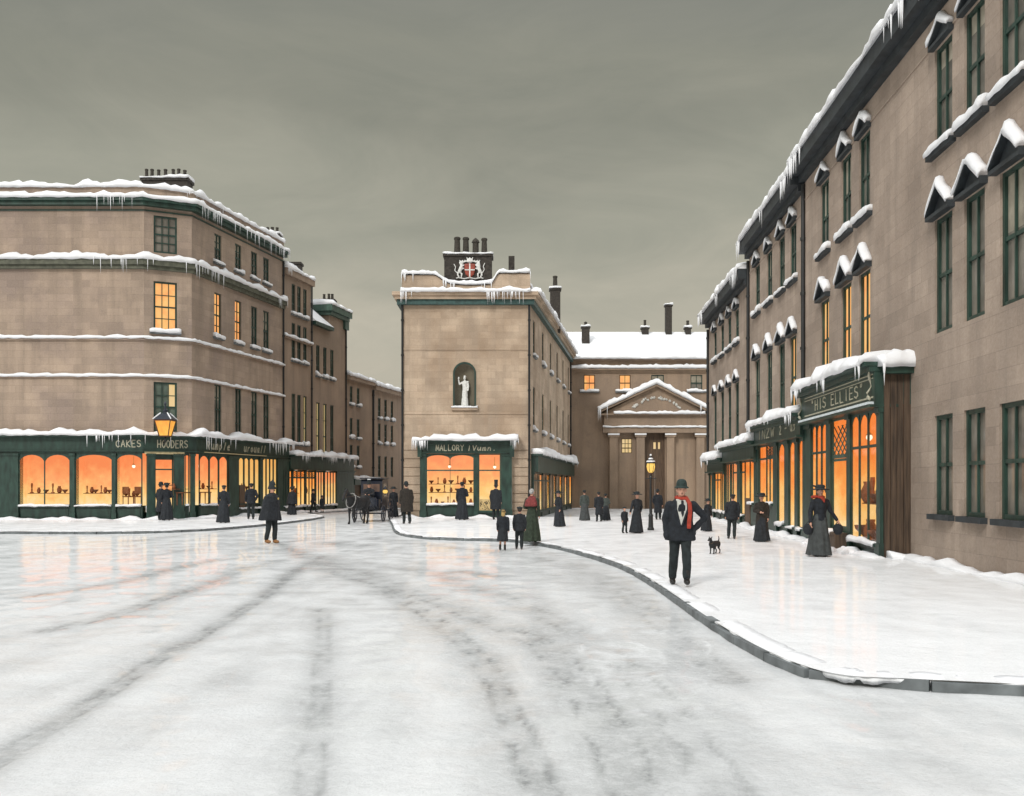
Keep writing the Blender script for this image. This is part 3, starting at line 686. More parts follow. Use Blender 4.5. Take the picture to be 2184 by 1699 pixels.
mb = MB(); fbox(mb, FA1, 0.0, ux1(393), ZF0 - .17, ZF0 - .055, DS, DS + .10); fbox(mb, FA2, .3, ux2(563), ZF0 - .05, ZF0 - .01, DS + .16, DS + .18); mb.build("trim", CREAM, SF)
for F, a, b, k, n in BA:
    if k == 'w': shop_bay(F, a, b, ZS, ZH, DS, SF, "glass", n, True if n > 1 else .35, glow=GLOW_A)
    if k == 'none': shop_bay(F, a, b - .22, ZS, ZH, DS, SF, "glass", 1, True, glow=GLOW_A)
    if k == 'd': shop_bay(F, a, b, .02, ZH - .25, DS - .3, SF, "door", 1, False, transom=2.55, glow=GLOW_A, panel=.55, mat=GREEN2, deep=.9)
mb = MB(); fbox(mb, FA1, ux1(331), ux1(370), ZH - .25, ZH, -.1, DS - .25); mb.build("door_head", GREEN, SF)
shop_bay(FA2, .1, ux2(486), ZS, ZH, DS, SF, "glass", 3, True, glow=GLOW_A, bar=.12)
shop_bay(FA2, ux2(509), ux2(553), .42, ZH, DS, SF, "glass", 4, True, glow=GLOW_Y, bar=.14)
shop_bay(FA2, ux2(560), ux2(590.5), .42, ZH, DS, SF, "glass", 4, False, glow=GLOW_Y, bar=.12)
mb = MB(); fbox(mb, FA2, ux2(510), ux2(522), .45, 1.75, DS - .05, DS + .03); mb.build("panel", BDOOR, SF)
snow_run(PA, .02, DS + .32, ZF1 + .12, .26, parent=SF, ic=46, icl=.75, clusters=[.475, .49, .69, .93, .96, .985], over=.08, lump=.5)
letters(FA0, ux0(247), ux0(303), 3.68, .34, "CAKES", DS + .04, SF); letters(FA1, ux1(335), ux1(402), 3.66, .38, "HOODERS", DS + .04, SF)
letters(FA0, ux0(60), ux0(180), 3.68, .34, "SMOKERS", DS + .04, SF) if False else None
letters(FA1, ux1(383), ux1(405), 4.08, .08, "Estab", DS + .04, SF, th=.010) if False else None
letters(FA2, ux2(438), ux2(490), 3.66, .40, "Qumple".replace("Q", "R"), DS + .04, SF, th=.03, slant=.2); letters(FA2, ux2(518), ux2(566), 3.66, .40, "urouall", DS + .04, SF, th=.03, slant=.2)
drift([P0, P1, P2, P3], DS + .02, DS + .55, -.02, .10)

# terrace behind it
def simple_rows(F, cols, rows, parent, lit=(), hoodsnow=False, hw=.34, colsn=2):
    for j, (z0, z1, s) in enumerate(rows):
        for i, u in enumerate(cols):
            window(F, u - hw, u + hw, z0, z1, parent, lit=(LITY if (i, j) in lit else GLASS), cols=colsn, rows=3, fr=.07, sill=s, sillw=.12)
def rowops(cols, rows, hw=.34): return [(u - hw, u + hw, z0, z1) for u in cols for z0, z1, s in rows]
B = root("shop_building", None, "three-window-wide brown house with a plain snowy parapet, next along from the corner building", "building")
FB = Fac(P3, P4); zt = 13.85 + 1.75
cB = [FB.ux(x) for x in (626, 638, 650.6)]
rB = [(FB.zy(638, 675), FB.zy(638, 612), True), (FB.zy(635, 772), FB.zy(635, 693), True), (FB.zy(633, 948), FB.zy(633, 842), True)]
wall(FB, 0.01, FB.L, 3.4, zt - .15, rowops(cB, rB, .26), STONE_B, B); simple_rows(FB, cB, rB, B, lit={(2, 2)}, hw=.26)
mb = MB(); fbox(mb, FB, .01, FB.L + .1, zt - .55, zt - .15, -.3, .25); mb.build("cornice", STONE_B, B); snow_run([P3, P4], -.3, .28, zt - .15, .3, parent=B, ic=10, icl=.5, clusters=[.05, .1])
mb = MB(); fbox(mb, FB, .01, FB.L, 11.05, 11.2, 0, .12); mb.build("string_course", STONE_B, B); snow_run([P3, P4], 0, .14, 11.2, .16, parent=B)
rf = MB(); rf.box(P4[0] - 9, P3[0] - .3, P3[1] + .5, P4[1] + .6, zt - .6, zt - .2); rf.build("roof", SNOW, B)
chimney((px(631, 63.5), 63.5), .75, .7, zt - .5, pz(567, 63.5), [], B, snow=False)
pipe(FB, FB.L, 3.2, zt - .5, B)
C = root("shop_building", None, "brown terrace house with a steep snowy roof ending in a tall green-capped gable stack", "building")
FC = Fac(P4, P5); zc = 10.8 + 1.75; ue = FC.ux(703)
cC = [FC.ux(x) for x in (678, 693, 708)]
rC = [(FC.zy(693, 806), FC.zy(693, 742), True), (FC.zy(693, 968), FC.zy(693, 862), True)]
wall(FC, .01, FC.L, 3.2, zc, rowops(cC, rC, .28), STONE_B, C); simple_rows(FC, cC, rC, C, lit={(0, 1), (1, 1)}, hw=.28)
mb = MB(); fbox(mb, FC, 0.01, ue, zc - .02, zc + .22, -.3, .35); mb.build("eaves", GREEN, C)
rf = MB()   # steep roof slope rising back from the eaves
q = [FC.pt(.01, zc + .23, .35), FC.pt(ue, zc + .23, .35), FC.pt(ue - 1.9, zc + 2.7, -2.2), FC.pt(.01, zc + 2.7, -2.2), FC.pt(.01, zc + .1, -4.2), FC.pt(ue, zc + .1, -4.2)]
rf.add(q, [(0, 1, 2, 3), (3, 2, 5, 4), (1, 5, 2), (0, 3, 4)]); rf.build("roof", SNOW, C)
zs_ = pz(670, 68.0)
wall(FC, ue, FC.L + .02, zc, zs_, [], STONE_B, C, extra=lambda m: (fquad(m, FC, [(ue, zc - .1, 0), (ue, zs_, 0), (ue, zs_, -2), (ue, zc - .1, -2)]), fquad(m, FC, [(FC.L, 3, 0), (FC.L, zs_, 0), (FC.L, zs_, -3), (FC.L, 3, -3)])))
mb = MB(); fbox(mb, FC, ue - .5, FC.L + .25, zs_ - .25, zs_ + .2, -2.2, .4); fbox(mb, FC, ue - .3, FC.L + .12, zs_ - .5, zs_ - .253, -2.1, .25); fbox(mb, FC, FC.L - .5, FC.L + .18, zs_ - 1.1, zs_ - .503, -1.2, .18); mb.build("cornice", GREEN2, C)
snow_run([FC.pt(ue - .5, 0)[:2], FC.pt(FC.L + .25, 0)[:2]], -2.2, .42, zs_ + .2, .34, parent=C)
chimney((px(700, 69.5), 69.5), 1.0, .8, zs_ + .1, pz(645, 69.5), [-.3, 0.05, .3], C, pot_h=.45, pot_r=.11, snow=False)
pipe(FC, FC.L - .1, 3.0, zs_ - .6, C)
# long low shop of the terrace
SB = MB(); zf0, zf1 = 2.78, 3.55; dB = .45
PB = [FB.pt(.02, 0)[:2], FC.pt(FC.L + .35, 0)[:2]]; FBC = Fac(PB[0], PB[1])
fbox(SB, FBC, 0, FBC.L, zf0, zf1, 0, dB + .05); fbox(SB, FBC, -.02, FBC.L + .15, zf1 + .002, zf1 + .10, 0, dB + .35); fbox(SB, FBC, 0, FBC.L + .05, zf0 - .06, zf0 - .003, 0, dB + .2)
xb = [604, 632, 634, 651, 653, 670, 673, 690, 692, 716]
bb = [(FBC.ux(a, dB), FBC.ux(b, dB)) for a, b in ((605, 622.5), (625, 650), (653, 672), (674, 690.5), (692.5, 717))]
for a, b in bb: riser(SB, FBC, a, b, .38, dB)
e = [0.02] + [q for p in bb for q in p] + [FBC.L]
for k in range(0, len(e), 2):
    if e[k + 1] - e[k] > .05: pil(SB, FBC, e[k] + .001, e[k + 1] - .001, 0, zf0 - .06, dB + .04)
SFB = SB.build("shopfront", GREEN, B)
for i, (a, b) in enumerate(bb):
    shop_bay(FBC, a, b, .38, zf0 - .1, dB, SFB, "glass", 3 if i < 4 else 4, False, transom=2.2 if i < 3 else None, glow=GLOW_E if i in (0, 1, 2) else GLOW_A, bar=.10, lattice=(2.22, 2.66) if i in (1, 2) else None, deep=.9)
snow_run(PB, 0, dB + .38, zf1 + .10, .26, parent=SFB, ic=34, icl=.55, clusters=[.1, .16, .5, .6, .75, .9], lump=.6)
drift(PB, dB + .05, dB + .6, -.02, .10)
# houses at the far end of the street
D = root("house", None, "lower brown terrace house with two window columns, past the gable stack", "building")
FD = Fac(P5, P6); zd = 8.05 + 1.75; cD = [FD.ux(x) for x in (749, 764)]
rD = [(FD.zy(755, 864), FD.zy(755, 826), True), (FD.zy(755, 935), FD.zy(755, 893), True), (FD.zy(755, 997), FD.zy(755, 950), True)]
wall(FD, .01, FD.L, -.2, zd, rowops(cD, rD, .26), STONE_B, D); simple_rows(FD, cD, rD, D, hw=.26)
mb = MB(); fbox(mb, FD, .01, FD.L, zd - .3, zd, 0, .3); mb.build("cornice", STONE_B, D); snow_run([P5, P6], 0, .32, zd, .28, parent=D)
rf = MB(); q = [FD.pt(0, zd + .05, .1), FD.pt(FD.L, zd + .05, .1), FD.pt(FD.L, zd + 1.1, -3), FD.pt(0, zd + 1.7, -3), FD.pt(0, zd - .1, -6), FD.pt(FD.L, zd - .1, -6)]
rf.add(q, [(0, 1, 2, 3), (3, 2, 5, 4), (1, 5, 2), (0, 3, 4)]); rf.build("roof", SNOW, D)
E = root("house", None, "furthest brown house of the left terrace, partly behind the centre building", "building")
FE = Fac(P6, P7); ze = 7.85 + 1.75; cE = [FE.ux(x) for x in (809, 822.5, 836)]
rE = [(FE.zy(822, 895), FE.zy(822, 853), True), (FE.zy(822, 948), FE.zy(822, 906), True), (FE.zy(822, 1018), FE.zy(822, 974), False)]
wall(FE, .01, FE.L, -.2, ze, rowops(cE, rE, .28), STONE_B, E); simple_rows(FE, cE, rE, E, hw=.28)
mb = MB(); fbox(mb, FE, .01, FE.L, ze - .35, ze, 0, .35); mb.build("cornice", STONE_B, E); snow_run([P6, P7], 0, .4, ze, .3, parent=E)
rf = MB(); q = [FE.pt(0, ze + .05, .2), FE.pt(FE.L, ze + .05, .2), FE.pt(FE.L, ze + .9, -3), FE.pt(0, ze + .9, -3), FE.pt(0, ze - .1, -6), FE.pt(FE.L, ze - .1, -6)]
rf.add(q, [(0, 1, 2, 3), (3, 2, 5, 4), (1, 5, 2), (0, 3, 4)]); rf.build("roof", SNOW, E)
pipe(FE, .1, 0, ze - .4, E, r=.09)
SD = MB(); fbox(SD, FD, .5, FD.L + .6, 1.75, 2.2, 0, .5); fbox(SD, FD, .5, FD.L + .6, 0, .3, 0, .35); 
for u in (.5, 2.0, 3.4, 4.8): fbox(SD, FD, u, u + .25, .3, 1.75, 0, .38)
so_ = SD.build("shopfront", GREEN, D); snow_run([FD.pt(.5, 0)[:2], FD.pt(FD.L + .6, 0)[:2]], 0, .55, 2.2, .2, parent=so_)
mb = MB(); fbox(mb, FD, 2.25, 4.8, .3, 1.75, .02, .2); mb.build("lit_interior", GLOW_E, so_); mb = MB(); fbox(mb, FD, .75, 2.0, .3, 1.75, .02, .3); mb.build("panel", BDOOR, so_)

# ------------------------------------------------------------------ centre block
YC = 51.0; XL, XR = px(857, YC), px(1131, YC); Q0, Q1, Q2 = (XL, YC), (XR, YC), (px(1216, 74.8), 74.8)
FF, FG = Fac(Q0, Q1), Fac(Q1, Q2)
M_ = root("shop_building", None, "pale stone centre block with a statue niche and a coat of arms on its chimney", "building")
zc = pz(632, YC); zp = pz(584, YC)
na, nb, nz0, nz1 = FF.ux(968.5), FF.ux(1013), pz(869, YC), pz(775, YC); nr = (nb - na) / 2; nzs = nz1 - nr
def nich(m):
    c = (na + nb) / 2; P = [(c - nr * math.cos(math.pi * i / 16), nzs + nr * math.sin(math.pi * i / 16)) for i in range(17)]
    for (a, z), (b, y) in zip(P, P[1:]): fquad(m, FF, [(a, z, 0), (b, y, 0), (b, nz1, 0), (a, nz1, 0)])
wall(FF, 0, FF.L, 3.9, zc, [(na, nb, nz0, nz1)], STONE_C, M_, rev=.001, extra=nich)
# niche: a half-round recess with a quarter-sphere head
mb = MB(); c = (na + nb) / 2; n = 14; rows = []
for zz in np.linspace(nz0, nzs, 8): rows.append([(c - nr * math.cos(math.pi * i / n), zz, -.75 * nr * math.sin(math.pi * i / n)) for i in range(n + 1)])
for k in range(1, 8):
    ph = math.pi / 2 * k / 8; rr = nr * math.cos(ph); rows.append([(c - rr * math.cos(math.pi * i / n), nzs + nr * math.sin(ph), -.75 * rr * math.sin(math.pi * i / n)) for i in range(n + 1)])
for a, b in zip(rows, rows[1:]):
    for i in range(n): fquad(mb, FF, [a[i], a[i + 1], b[i + 1], b[i]])
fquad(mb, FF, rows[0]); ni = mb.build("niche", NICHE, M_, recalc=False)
mb = MB()
for i in range(20):
    t0, t1 = math.pi * i / 20, math.pi * (i + 1) / 20
    q = []
    for d in (-.1, .03):
        q.append([(c - (nr + o) * math.cos(t), nzs + (nr + o) * math.sin(t), d) for t, o in ((t0, -.03), (t1, -.03), (t1, .06), (t0, .06))])
    mb.hexa([FF.pt(*k) for k in q[0]] + [FF.pt(*k) for k in q[1]])
fbox(mb, FF, na - .06, na + .03, nz0, nzs, -.1, .03); fbox(mb, FF, nb - .03, nb + .06, nz0, nzs, -.1, .03); mb.build("niche_frame", GREEN, ni)
mb = MB(); fbox(mb, FF, na - .15, nb + .15, nz0 - .16, nz0, -.2, .16); sl_ = mb.build("sill", STONE_C, ni); snow_run([FF.pt(na - .15, 0)[:2], FF.pt(nb + .15, 0)[:2]], -.2, .17, nz0, .13, parent=sl_, step=.1, lump=.7)
mb = MB(); fbox(mb, FF, 0, FF.L, pz(747, YC), pz(743, YC), 0, .035); fbox(mb, FF, 0, FF.L, pz(884, YC), pz(880, YC), 0, .035); mb.build("string_course", STONE_C, M_)
# side wall
zrow = [(8.15, 9.75), (4.6, 6.9)]
cs = [FG.ux(x) for x in (1151, 1166.5, 1182.5, 1191, 1204)]
def zz(x, y): return FG.zy(x, y)
SR = [((zz(1151, 778), zz(1151, 704)), (zz(1151, 920), zz(1151, 838))), ((zz(1166, 795), zz(1166, 725)), (zz(1166, 930), zz(1166, 848))), ((zz(1182.5, 806), zz(1182.5, 740)), (zz(1182.5, 938), zz(1182.5, 858))),
      ((zz(1191, 812), zz(1191, 752)), (zz(1191, 943), zz(1191, 868))), ((zz(1204, 825), zz(1204, 775)), (zz(1204, 948), zz(1204, 880)))]
t1 = sum(s[0][1] for s in SR) / 5; b1 = sum(s[0][0] for s in SR) / 5; t2 = sum(s[1][1] for s in SR) / 5; b2 = sum(s[1][0] for s in SR) / 5
rS = [(b1, t1, True), (b2, t2, True)]; cs = [1.6 + k * (FG.L - 3.2) / 5 for k in range(6)]
wall(FG, 0, FG.L, -.9, zc, rowops(cs, rS, .42), STONE_C, M_); simple_rows(FG, cs, rS, M_, lit={(1, 1), (2, 1)}, hw=.42)
mb = MB(); mb.add([(XL, YC, -1), (XL, YC, zc), (XL, 75, zc), (XL, 75, -1)], [(0, 1, 2, 3)]); mb.build("wall", STONE_C, M_, recalc=False)
PC = [(XL, 74.8), Q0, Q1, Q2]
def offC(mb, d0, d1, z0, z1): band(mb, PC, d0, d1, z0, z1)
mb = MB(); offC(mb, 0, .48, zc - .02, zc + .16); offC(mb, 0, .36, zc - .22, zc - .023); mb.build("cornice", STONE_C, M_)
mb = MB(); offC(mb, 0, .24, zc - .50, zc - .223); mb.build("frieze_band", m_plain("teal_band", (.03, .075, .07, 1), .5, .4, 5), M_)
snow_run([Q0, Q1], -.0, .52, zc + .16, .24, parent=M_, ic=42, icl=.75, clusters=[.01, .03, .69, .75, .86, .9], over=.1); snow_run([Q1, Q2], .0, .55, zc + .16, .26, parent=M_, over=.1, lump=.6)
# scooped parapet over the front
mb = MB(); prof = []
def dip(u):
    a, b = FF.ux(921), FF.ux(1066); f0, f1 = FF.ux(965), FF.ux(1045); hi, lo = zp, pz(604, YC)
    s = lambda t: t * t * (3 - 2 * t)
    if u < a: return hi
    if u > b: return hi + .08
    if u < f0: return hi + (lo - hi) * s((u - a) / (f0 - a))
    if u > f1: return lo + (hi + .08 - lo) * s((u - f1) / (b - f1))
    return lo - .06 * math.sin(math.pi * (u - f0) / (f1 - f0))
us = np.linspace(0, FF.L, 61)
for a, b in zip(us, us[1:]):
    q = [(a, zc + .16, .02), (b, zc + .16, .02), (b, zc + .16, -.35), (a, zc + .16, -.35), (a, dip(a), .02), (b, dip(b), .02), (b, dip(b), -.35), (a, dip(a), -.35)]
    mb.hexa([FF.pt(*k) for k in q], [(k[0] + k[2], k[1] + k[2]) for k in q])
pp = mb.build("parapet", STONE_C, M_)
mb = MB()
for a, b in zip(us, us[1:]):
    q = [(a, dip(a) - .09, .07), (b, dip(b) - .09, .07), (b, dip(b) - .09, .0), (a, dip(a) - .09, .0), (a, dip(a) - .015, .07), (b, dip(b) - .015, .07), (b, dip(b) - .015, .0), (a, dip(a) - .015, .0)]
    mb.hexa([FF.pt(*k) for k in q])
mb.build("coping", DARK, pp)
def dz(i, f): return dip(f * FF.L) - zp
snow_run([Q0, Q1], -.38, .08, zp - .01, .20, parent=pp, zfun=dz, ic=22, icl=.6, clusters=[.0, .36, .40, .62, .65, .99], step=.12, over=.06)
mb = MB(); q = [FG.pt(0, zc + .16, -.02), FG.pt(FG.L, zc + .16, -.02), FG.pt(FG.L, zc + .16, -.35), FG.pt(0, zc + .16, -.35), FG.pt(0, zc + .55, -.02), FG.pt(FG.L, zc + .55, -.02), FG.pt(FG.L, zc + .55, -.35), FG.pt(0, zc + .55, -.35)]
mb.hexa(q); p2 = mb.build("parapet", STONE_C, M_); snow_run([Q1, Q2], -.4, .0, zc + .55, .22, parent=p2, lump=.6)
rf = MB(); rf.add([(XL + .3, YC + .3, zc + .3), (XR - .3, YC + .3, zc + .3), (Q2[0] - .3, 74.8, zc + .3), (XL + .3, 74.8, zc + .3)], [(0, 1, 2, 3)]); rf.build("roof", SNOW, M_, recalc=False)
# chimneys
Yk = 51.7
ck = chimney(((px(948, Yk) + px(1049, Yk)) / 2, Yk + .3), px(1049, Yk) - px(948, Yk), 1.0, zc + .2, pz(549, Yk), [-.62, -.14, .40, .88], M_, pot_h=1.0, pot_r=.17, cone=(2,))
chimney((px(1091, 53), 53.0), .34, .34, zc, pz(548, 53), [], M_, snow=False, cap=False)
ys = 62.0; chimney((px(1184, ys), ys), .66, .66, zc - .2, pz(621, ys), [0], M_, pot_h=.85, pot_r=.16)
pipe(FF, .04, 0, zc - .5, M_, r=.06); pipe(FF, FF.L - .06, 0, zc - .5, M_, r=.06); pipe(FG, FG.L - .15, -.8, zc - .5, M_, r=.06)
# rusticated piers either side of the shop
ws0, ws1 = FF.ux(897), FF.ux(1092)
for a, b in ((0.10, ws0), (ws1, FF.L - .11)):
    mb = MB(); z = -.1
    while z < 3.85:
        h = .47; fbox(mb, FF, a, b, z, z + h - .045, -.3, .05); fbox(mb, FF, a, b, z + h - .045, z + h, -.3, .005); z += h
    mb.build("rusticated_pier", STONE_C, M_)
# shopfront
S = MB(); DC = .32
fz0, fz1 = pz(966, YC), pz(944, YC); sh = fz0 - .03; ss = .70
fbox(S, FF, ws0 - .05, ws1 + .05, fz0, fz1, 0, DC + .06); fbox(S, FF, ws0 - .38, ws1 + .34, fz1 + .002, fz1 + .10, 0, DC + .42); fbox(S, FF, ws0 - .2, ws1 + .2, fz1 - .12, fz1 - .001, 0, DC + .22)
fbox(S, FF, ws0, ws1, fz0 - .06, fz0 - .003, 0, DC + .16)
wa, wb, da, db = FF.ux(910), FF.ux(1012), FF.ux(1021), FF.ux(1068)
pil(S, FF, ws0, wa - .003, 0, fz0 - .07, DC + .05); pil(S, FF, wb + .003, da - .003, 0, fz0 - .07, DC + .04); pil(S, FF, db + .003, ws1 - .003, 0, fz0 - .07, DC + .05)
riser(S, FF, wa, wb, ss, DC); riser(S, FF, da, db, .30, DC)
for a, s in ((ws0 - .12, 1), (ws1 - .1, 1)): fbox(S, FF, a, a + .22, fz0 - .25, fz1 - .15, DC, DC + .2)
SFC = S.build("shopfront", GREEN, M_)
shop_bay(FF, wa, wb, ss, sh - .04, DC, SFC, "glass", 2, .22, transom=pz(1004, YC), glow=GLOW_C, bar=.02, mat=GREEN2, deep=1.3)
shop_bay(FF, da, db, .30, sh - .04, DC, SFC, "door", 1, False, transom=pz(1004, YC), glow=GLOW_C, mat=GREEN2, deep=1.3, panel=.36)
mb = MB(); fbox(mb, FF, da + .06, db - .06, .36, .98, DC - .07, DC - .045); dp = mb.build("spotted_panel", m_plain("cream_panel", (.62, .48, .24, 1), .5, .15, 6), SFC)
mb = MB()
for i in range(46):
    u, z = R.uniform(da + .1, db - .1), R.uniform(.40, .95); r = R.uniform(.02, .035)
    mb.tube([FF.pt(u, z, DC - .05), FF.pt(u, z, DC - .038)], r, 7)
mb.build("spots", DARK, dp)
snow_run([FF.pt(ws0 - .38, 0)[:2], FF.pt(ws1 + .34, 0)[:2]], 0, DC + .45, fz1 + .10, .24, parent=SFC, ic=40, icl=.6, clusters=[.02, .05, .08, .94, .97], over=.1, lump=.6)
letters(FF, FF.ux(930), FF.ux(991), fz0 + .10, .30, "MALLORY", DC + .065, SFC); letters(FF, FF.ux(996), FF.ux(1060), fz0 + .10, .26, "IVumn.", DC + .065, SFC, slant=.15)
mb = MB()
for z in (1.32, 1.78): fbox(mb, FF, wa + .08, wb - .08, z, z + .035, DC - 1.1, DC - .55)
mb.build("shelf", SHELF, SFC)
drift([FF.pt(.0, 0)[:2], FF.pt(FF.L, 0)[:2]], DC + .0, DC + .5, -.02, .10)
# side shop of the centre block
S = MB(); FGs = Fac(FG.pt(.35, 0)[:2], FG.pt(FG.L - .5, 0)[:2]); dG = .14; GB = -.7
fbox(S, FGs, 0, FGs.L, 2.45, 3.35, 0, dG + .25); fbox(S, FGs, -.1, FGs.L + .3, 3.353, 3.45, 0, dG + .5)
nb_ = 6
for k in range(nb_):
    a = k * FGs.L / nb_; b = (k + 1) * FGs.L / nb_
    pil(S, FGs, a, a + .16, GB, 2.45, dG + .01); riser(S, FGs, a + .16, b, .25, dG) ; fbox(S, FGs, a + .16, b, GB, -.1, 0, dG - .05)
SFG = S.build("shopfront", GREEN, M_)
for k in range(nb_):
    a = k * FGs.L / nb_ + .16; b = (k + 1) * FGs.L / nb_
    shop_bay(FGs, a, b, .25, 2.44, dG, SFG, "glass", 2, False, transom=2.0 if k < 2 else None, glow=GLOW_E if k % 2 else GLOW_A, bar=.06, deep=.5, sillsnow=False)
snow_run([FGs.pt(-.1, 0)[:2], FGs.pt(FGs.L + .3, 0)[:2]], 0, dG + .52, 3.45, .3, parent=SFG, ic=10, icl=.4, lump=.9)

# ------------------------------------------------------------------ building with portico at the back
YB = 75.0
Bk = root("civic_building", None, "brown stone building with a snowy pediment on flat columns behind the lamp post", "building")
FK = Fac((px(1196, YB), YB), (px(1535, YB), YB)); kz = lambda y: pz(y, YB); ku = FK.ux
opk = [(ku(a), ku(b), kz(835), kz(800)) for a, b in ((1245, 1269), (1321, 1345), (1389, 1416), (1473, 1498))]
dz0 = -.9
opk2 = [(ku(1325.5), ku(1348), kz(967), kz(936)), (ku(1376), ku(1418), dz0, kz(922))]
zk = kz(786)
wall(FK, 0, FK.L, dz0, kz(770), opk + opk2, STONE_D, Bk)
for i, o in enumerate(opk): window(FK, *o, Bk, lit=LITW if i < 2 else GLASS, cols=2 if i < 2 else 2, rows=2, fr=.06, sill=(i != 2), sillw=.32, frm=BROWN if i < 2 else GREEN)
window(FK, *opk2[0], Bk, lit=LITY, cols=3, rows=3, fr=.05, sill=False, frm=BROWN)
mb = MB(); a, b = opk2[1][0], opk2[1][1]
fbox(mb, FK, a, (a + b) / 2 - .01, dz0, kz(990), -.14, -.06); fbox(mb, FK, (a + b) / 2 + .01, b, dz0, kz(990), -.14, -.06); fbox(mb, FK, a, b, kz(990) + .002, kz(922), -.16, -.12)
for u in (a + .12, (a + b) / 2 + .12):
    for z in (-.6, .9): fbox(mb, FK, u, u + (b - a) / 2 - .25, z, z + 1.1, -.07, -.04)
dr = mb.build("door", BDOOR, Bk); mb = MB(); fbox(mb, FK, ku(1394), ku(1399), kz(958), kz(944), -.12, -.10); fbox(mb, FK, ku(1404), ku(1408), kz(958), kz(944), -.12, -.10); mb.build("fanlight", LITY, dr)
mb = MB(); fbox(mb, FK, 0, FK.L, zk - .18, zk, 0, .3); fbox(mb, FK, 0, FK.L, zk - .34, zk - .183, 0, .14); fbox(mb, FK, 0, FK.L, kz(770), kz(768) + .05, -.3, .2); mb.build("cornice", STONE_D, Bk)
snow_run([FK.pt(0, 0)[:2], FK.pt(FK.L, 0)[:2]], 0, .32, zk, .27, parent=Bk, lump=.15)
rf = MB(); z0_, z1_ = kz(768) + .06, kz(768) + .06 + 2.9
rf.add([FK.pt(0, z0_, .35), FK.pt(FK.L, z0_, .35), FK.pt(FK.L, z1_, -4.5), FK.pt(0, z1_, -4.5), FK.pt(0, z0_, -9), FK.pt(FK.L, z0_, -9)], [(0, 1, 2, 3), (3, 2, 5, 4)])
rf.build("roof", SNOW, Bk, recalc=False)
snow_run([FK.pt(0, 0)[:2], FK.pt(FK.L, 0)[:2]], -.3, .4, z0_, .3, parent=Bk, lump=.3)
for x0, x1, yt, pot, yb, tall in ((1241, 1257, 701, .42, 745, 0), (1368.5, 1382.5, 703, .6, 740, 0), (1419, 1432, 655, 0, 738, 1), (1461, 1472.5, 703, .6, 738, 0)):
    Yk2 = YB + (2.6 if x0 == 1241 else 4.3); chimney((px((x0 + x1) / 2, Yk2), Yk2), px(x1, Yk2) - px(x0, Yk2), .6, pz(yb + 14, Yk2), pz(yt, Yk2), [0] if pot else [], Bk, pot_h=pot or .5, pot_r=.13, cap=True, cone=(0,) if x0 == 1241 else ())
# portico
mb = MB(); pa, pb = ku(1283), ku(1510.5)
zE0, zE1, zP0, zA = kz(921), kz(912), kz(884), kz(823)
PD = .55
fbox(mb, FK, pa + .05, pb - .05, zE0 - .12, zE1, .02, PD); fbox(mb, FK, pa + .15, pb - .15, zE1 + .002, zP0 - .12, .02, PD - .06); fbox(mb, FK, pa - .15, pb + .0, zP0 - .12, zP0, .02, PD + .22)
uc = ku(1397)
def slope(ua, za, ub, zb, th, d1):
    q = [(ua, za, d1), (ub, zb, d1), (ub, zb, .02), (ua, za, .02), (ua, za + th, d1), (ub, zb + th, d1), (ub, zb + th, .02), (ua, za + th, .02)]; mb.hexa([FK.pt(*k) for k in q], [(k[0], k[1]) for k in q])
fquad(mb, FK, [(pa, zP0, PD - .1), (pb, zP0, PD - .1), (uc, zA - .1, PD - .1)])
slope(pa - .3, zP0 + .03, uc, zA - .12, .22, PD + .25); slope(uc, zA - .12, pb + .0, zP0 + .05, .22, PD + .25)
pt_ = mb.build("portico", STONE_D, Bk)
L1 = [FK.pt(pa - .35, 0)[:2], FK.pt(uc, 0)[:2], FK.pt(pb + .02, 0)[:2]]
snow_run(L1, .0, PD + .3, zP0 + .25, .42, parent=pt_, zfun=lambda i, f: (zA - zP0 - .15) * (f if i == 0 else 1 - f), ic=26, icl=1.1, clusters=[.005, .02, .03, .98, .99], lump=.25)
snow_run([FK.pt(pa + .9, 0)[:2], FK.pt(pb - .4, 0)[:2]], PD - .1, PD + .26, zP0 + .002, .2, parent=pt_, lump=.3)
snow_run([FK.pt(pa + .05, 0)[:2], FK.pt(pb - .05, 0)[:2]], PD - .3, PD + .06, zE1 + .002, .12, parent=pt_, lump=.3)
for x0, x1 in ((1299, 1316), (1356, 1373), (1420, 1436), (1483, 1500)):
    m = MB(); a, b = ku(x0), ku(x1); fbox(m, FK, a, b, dz0 + .3, zE0 - .45, .02, PD - .1); fbox(m, FK, a - .12, b + .12, zE0 - .45, zE0 - .123, .02, PD - .03); fbox(m, FK, a - .1, b + .1, dz0, dz0 + .35, .02, PD - .04)
    cl = m.build("column", STONE_D, pt_); snow_run([FK.pt(a - .12, 0)[:2], FK.pt(b + .12, 0)[:2]], .05, PD - .0, zE0 - .45, .17, parent=cl, step=.15) if False else None
    m = MB(); fbox(m, FK, a - .14, b + .14, zE0 - .30, zE0 - .18, PD - .02, PD + .03); m.build("snow_cap", SNOW, cl)
m = MB()   # carved garland in the gable
for k in range(46):
    t = R.uniform(-1, 1); u = uc + t * 1.75 * 1.1; z = zP0 + .45 + 1.1 * (1 - t * t) * .75 + R.uniform(-.1, .1); r = R.uniform(.05, .12)
    m.lathe((FK.pt(u, 0, PD - .08)[0], FK.pt(u, 0, PD - .08)[1], z), [(.01, -r), (r * .8, -r * .5), (r, 0), (r * .8, r * .5), (.01, r)], 6)
m.build("carving", m_plain("frosted_carving", (.55, .54, .5, 1), .8, .3, 6), pt_, smooth=True)
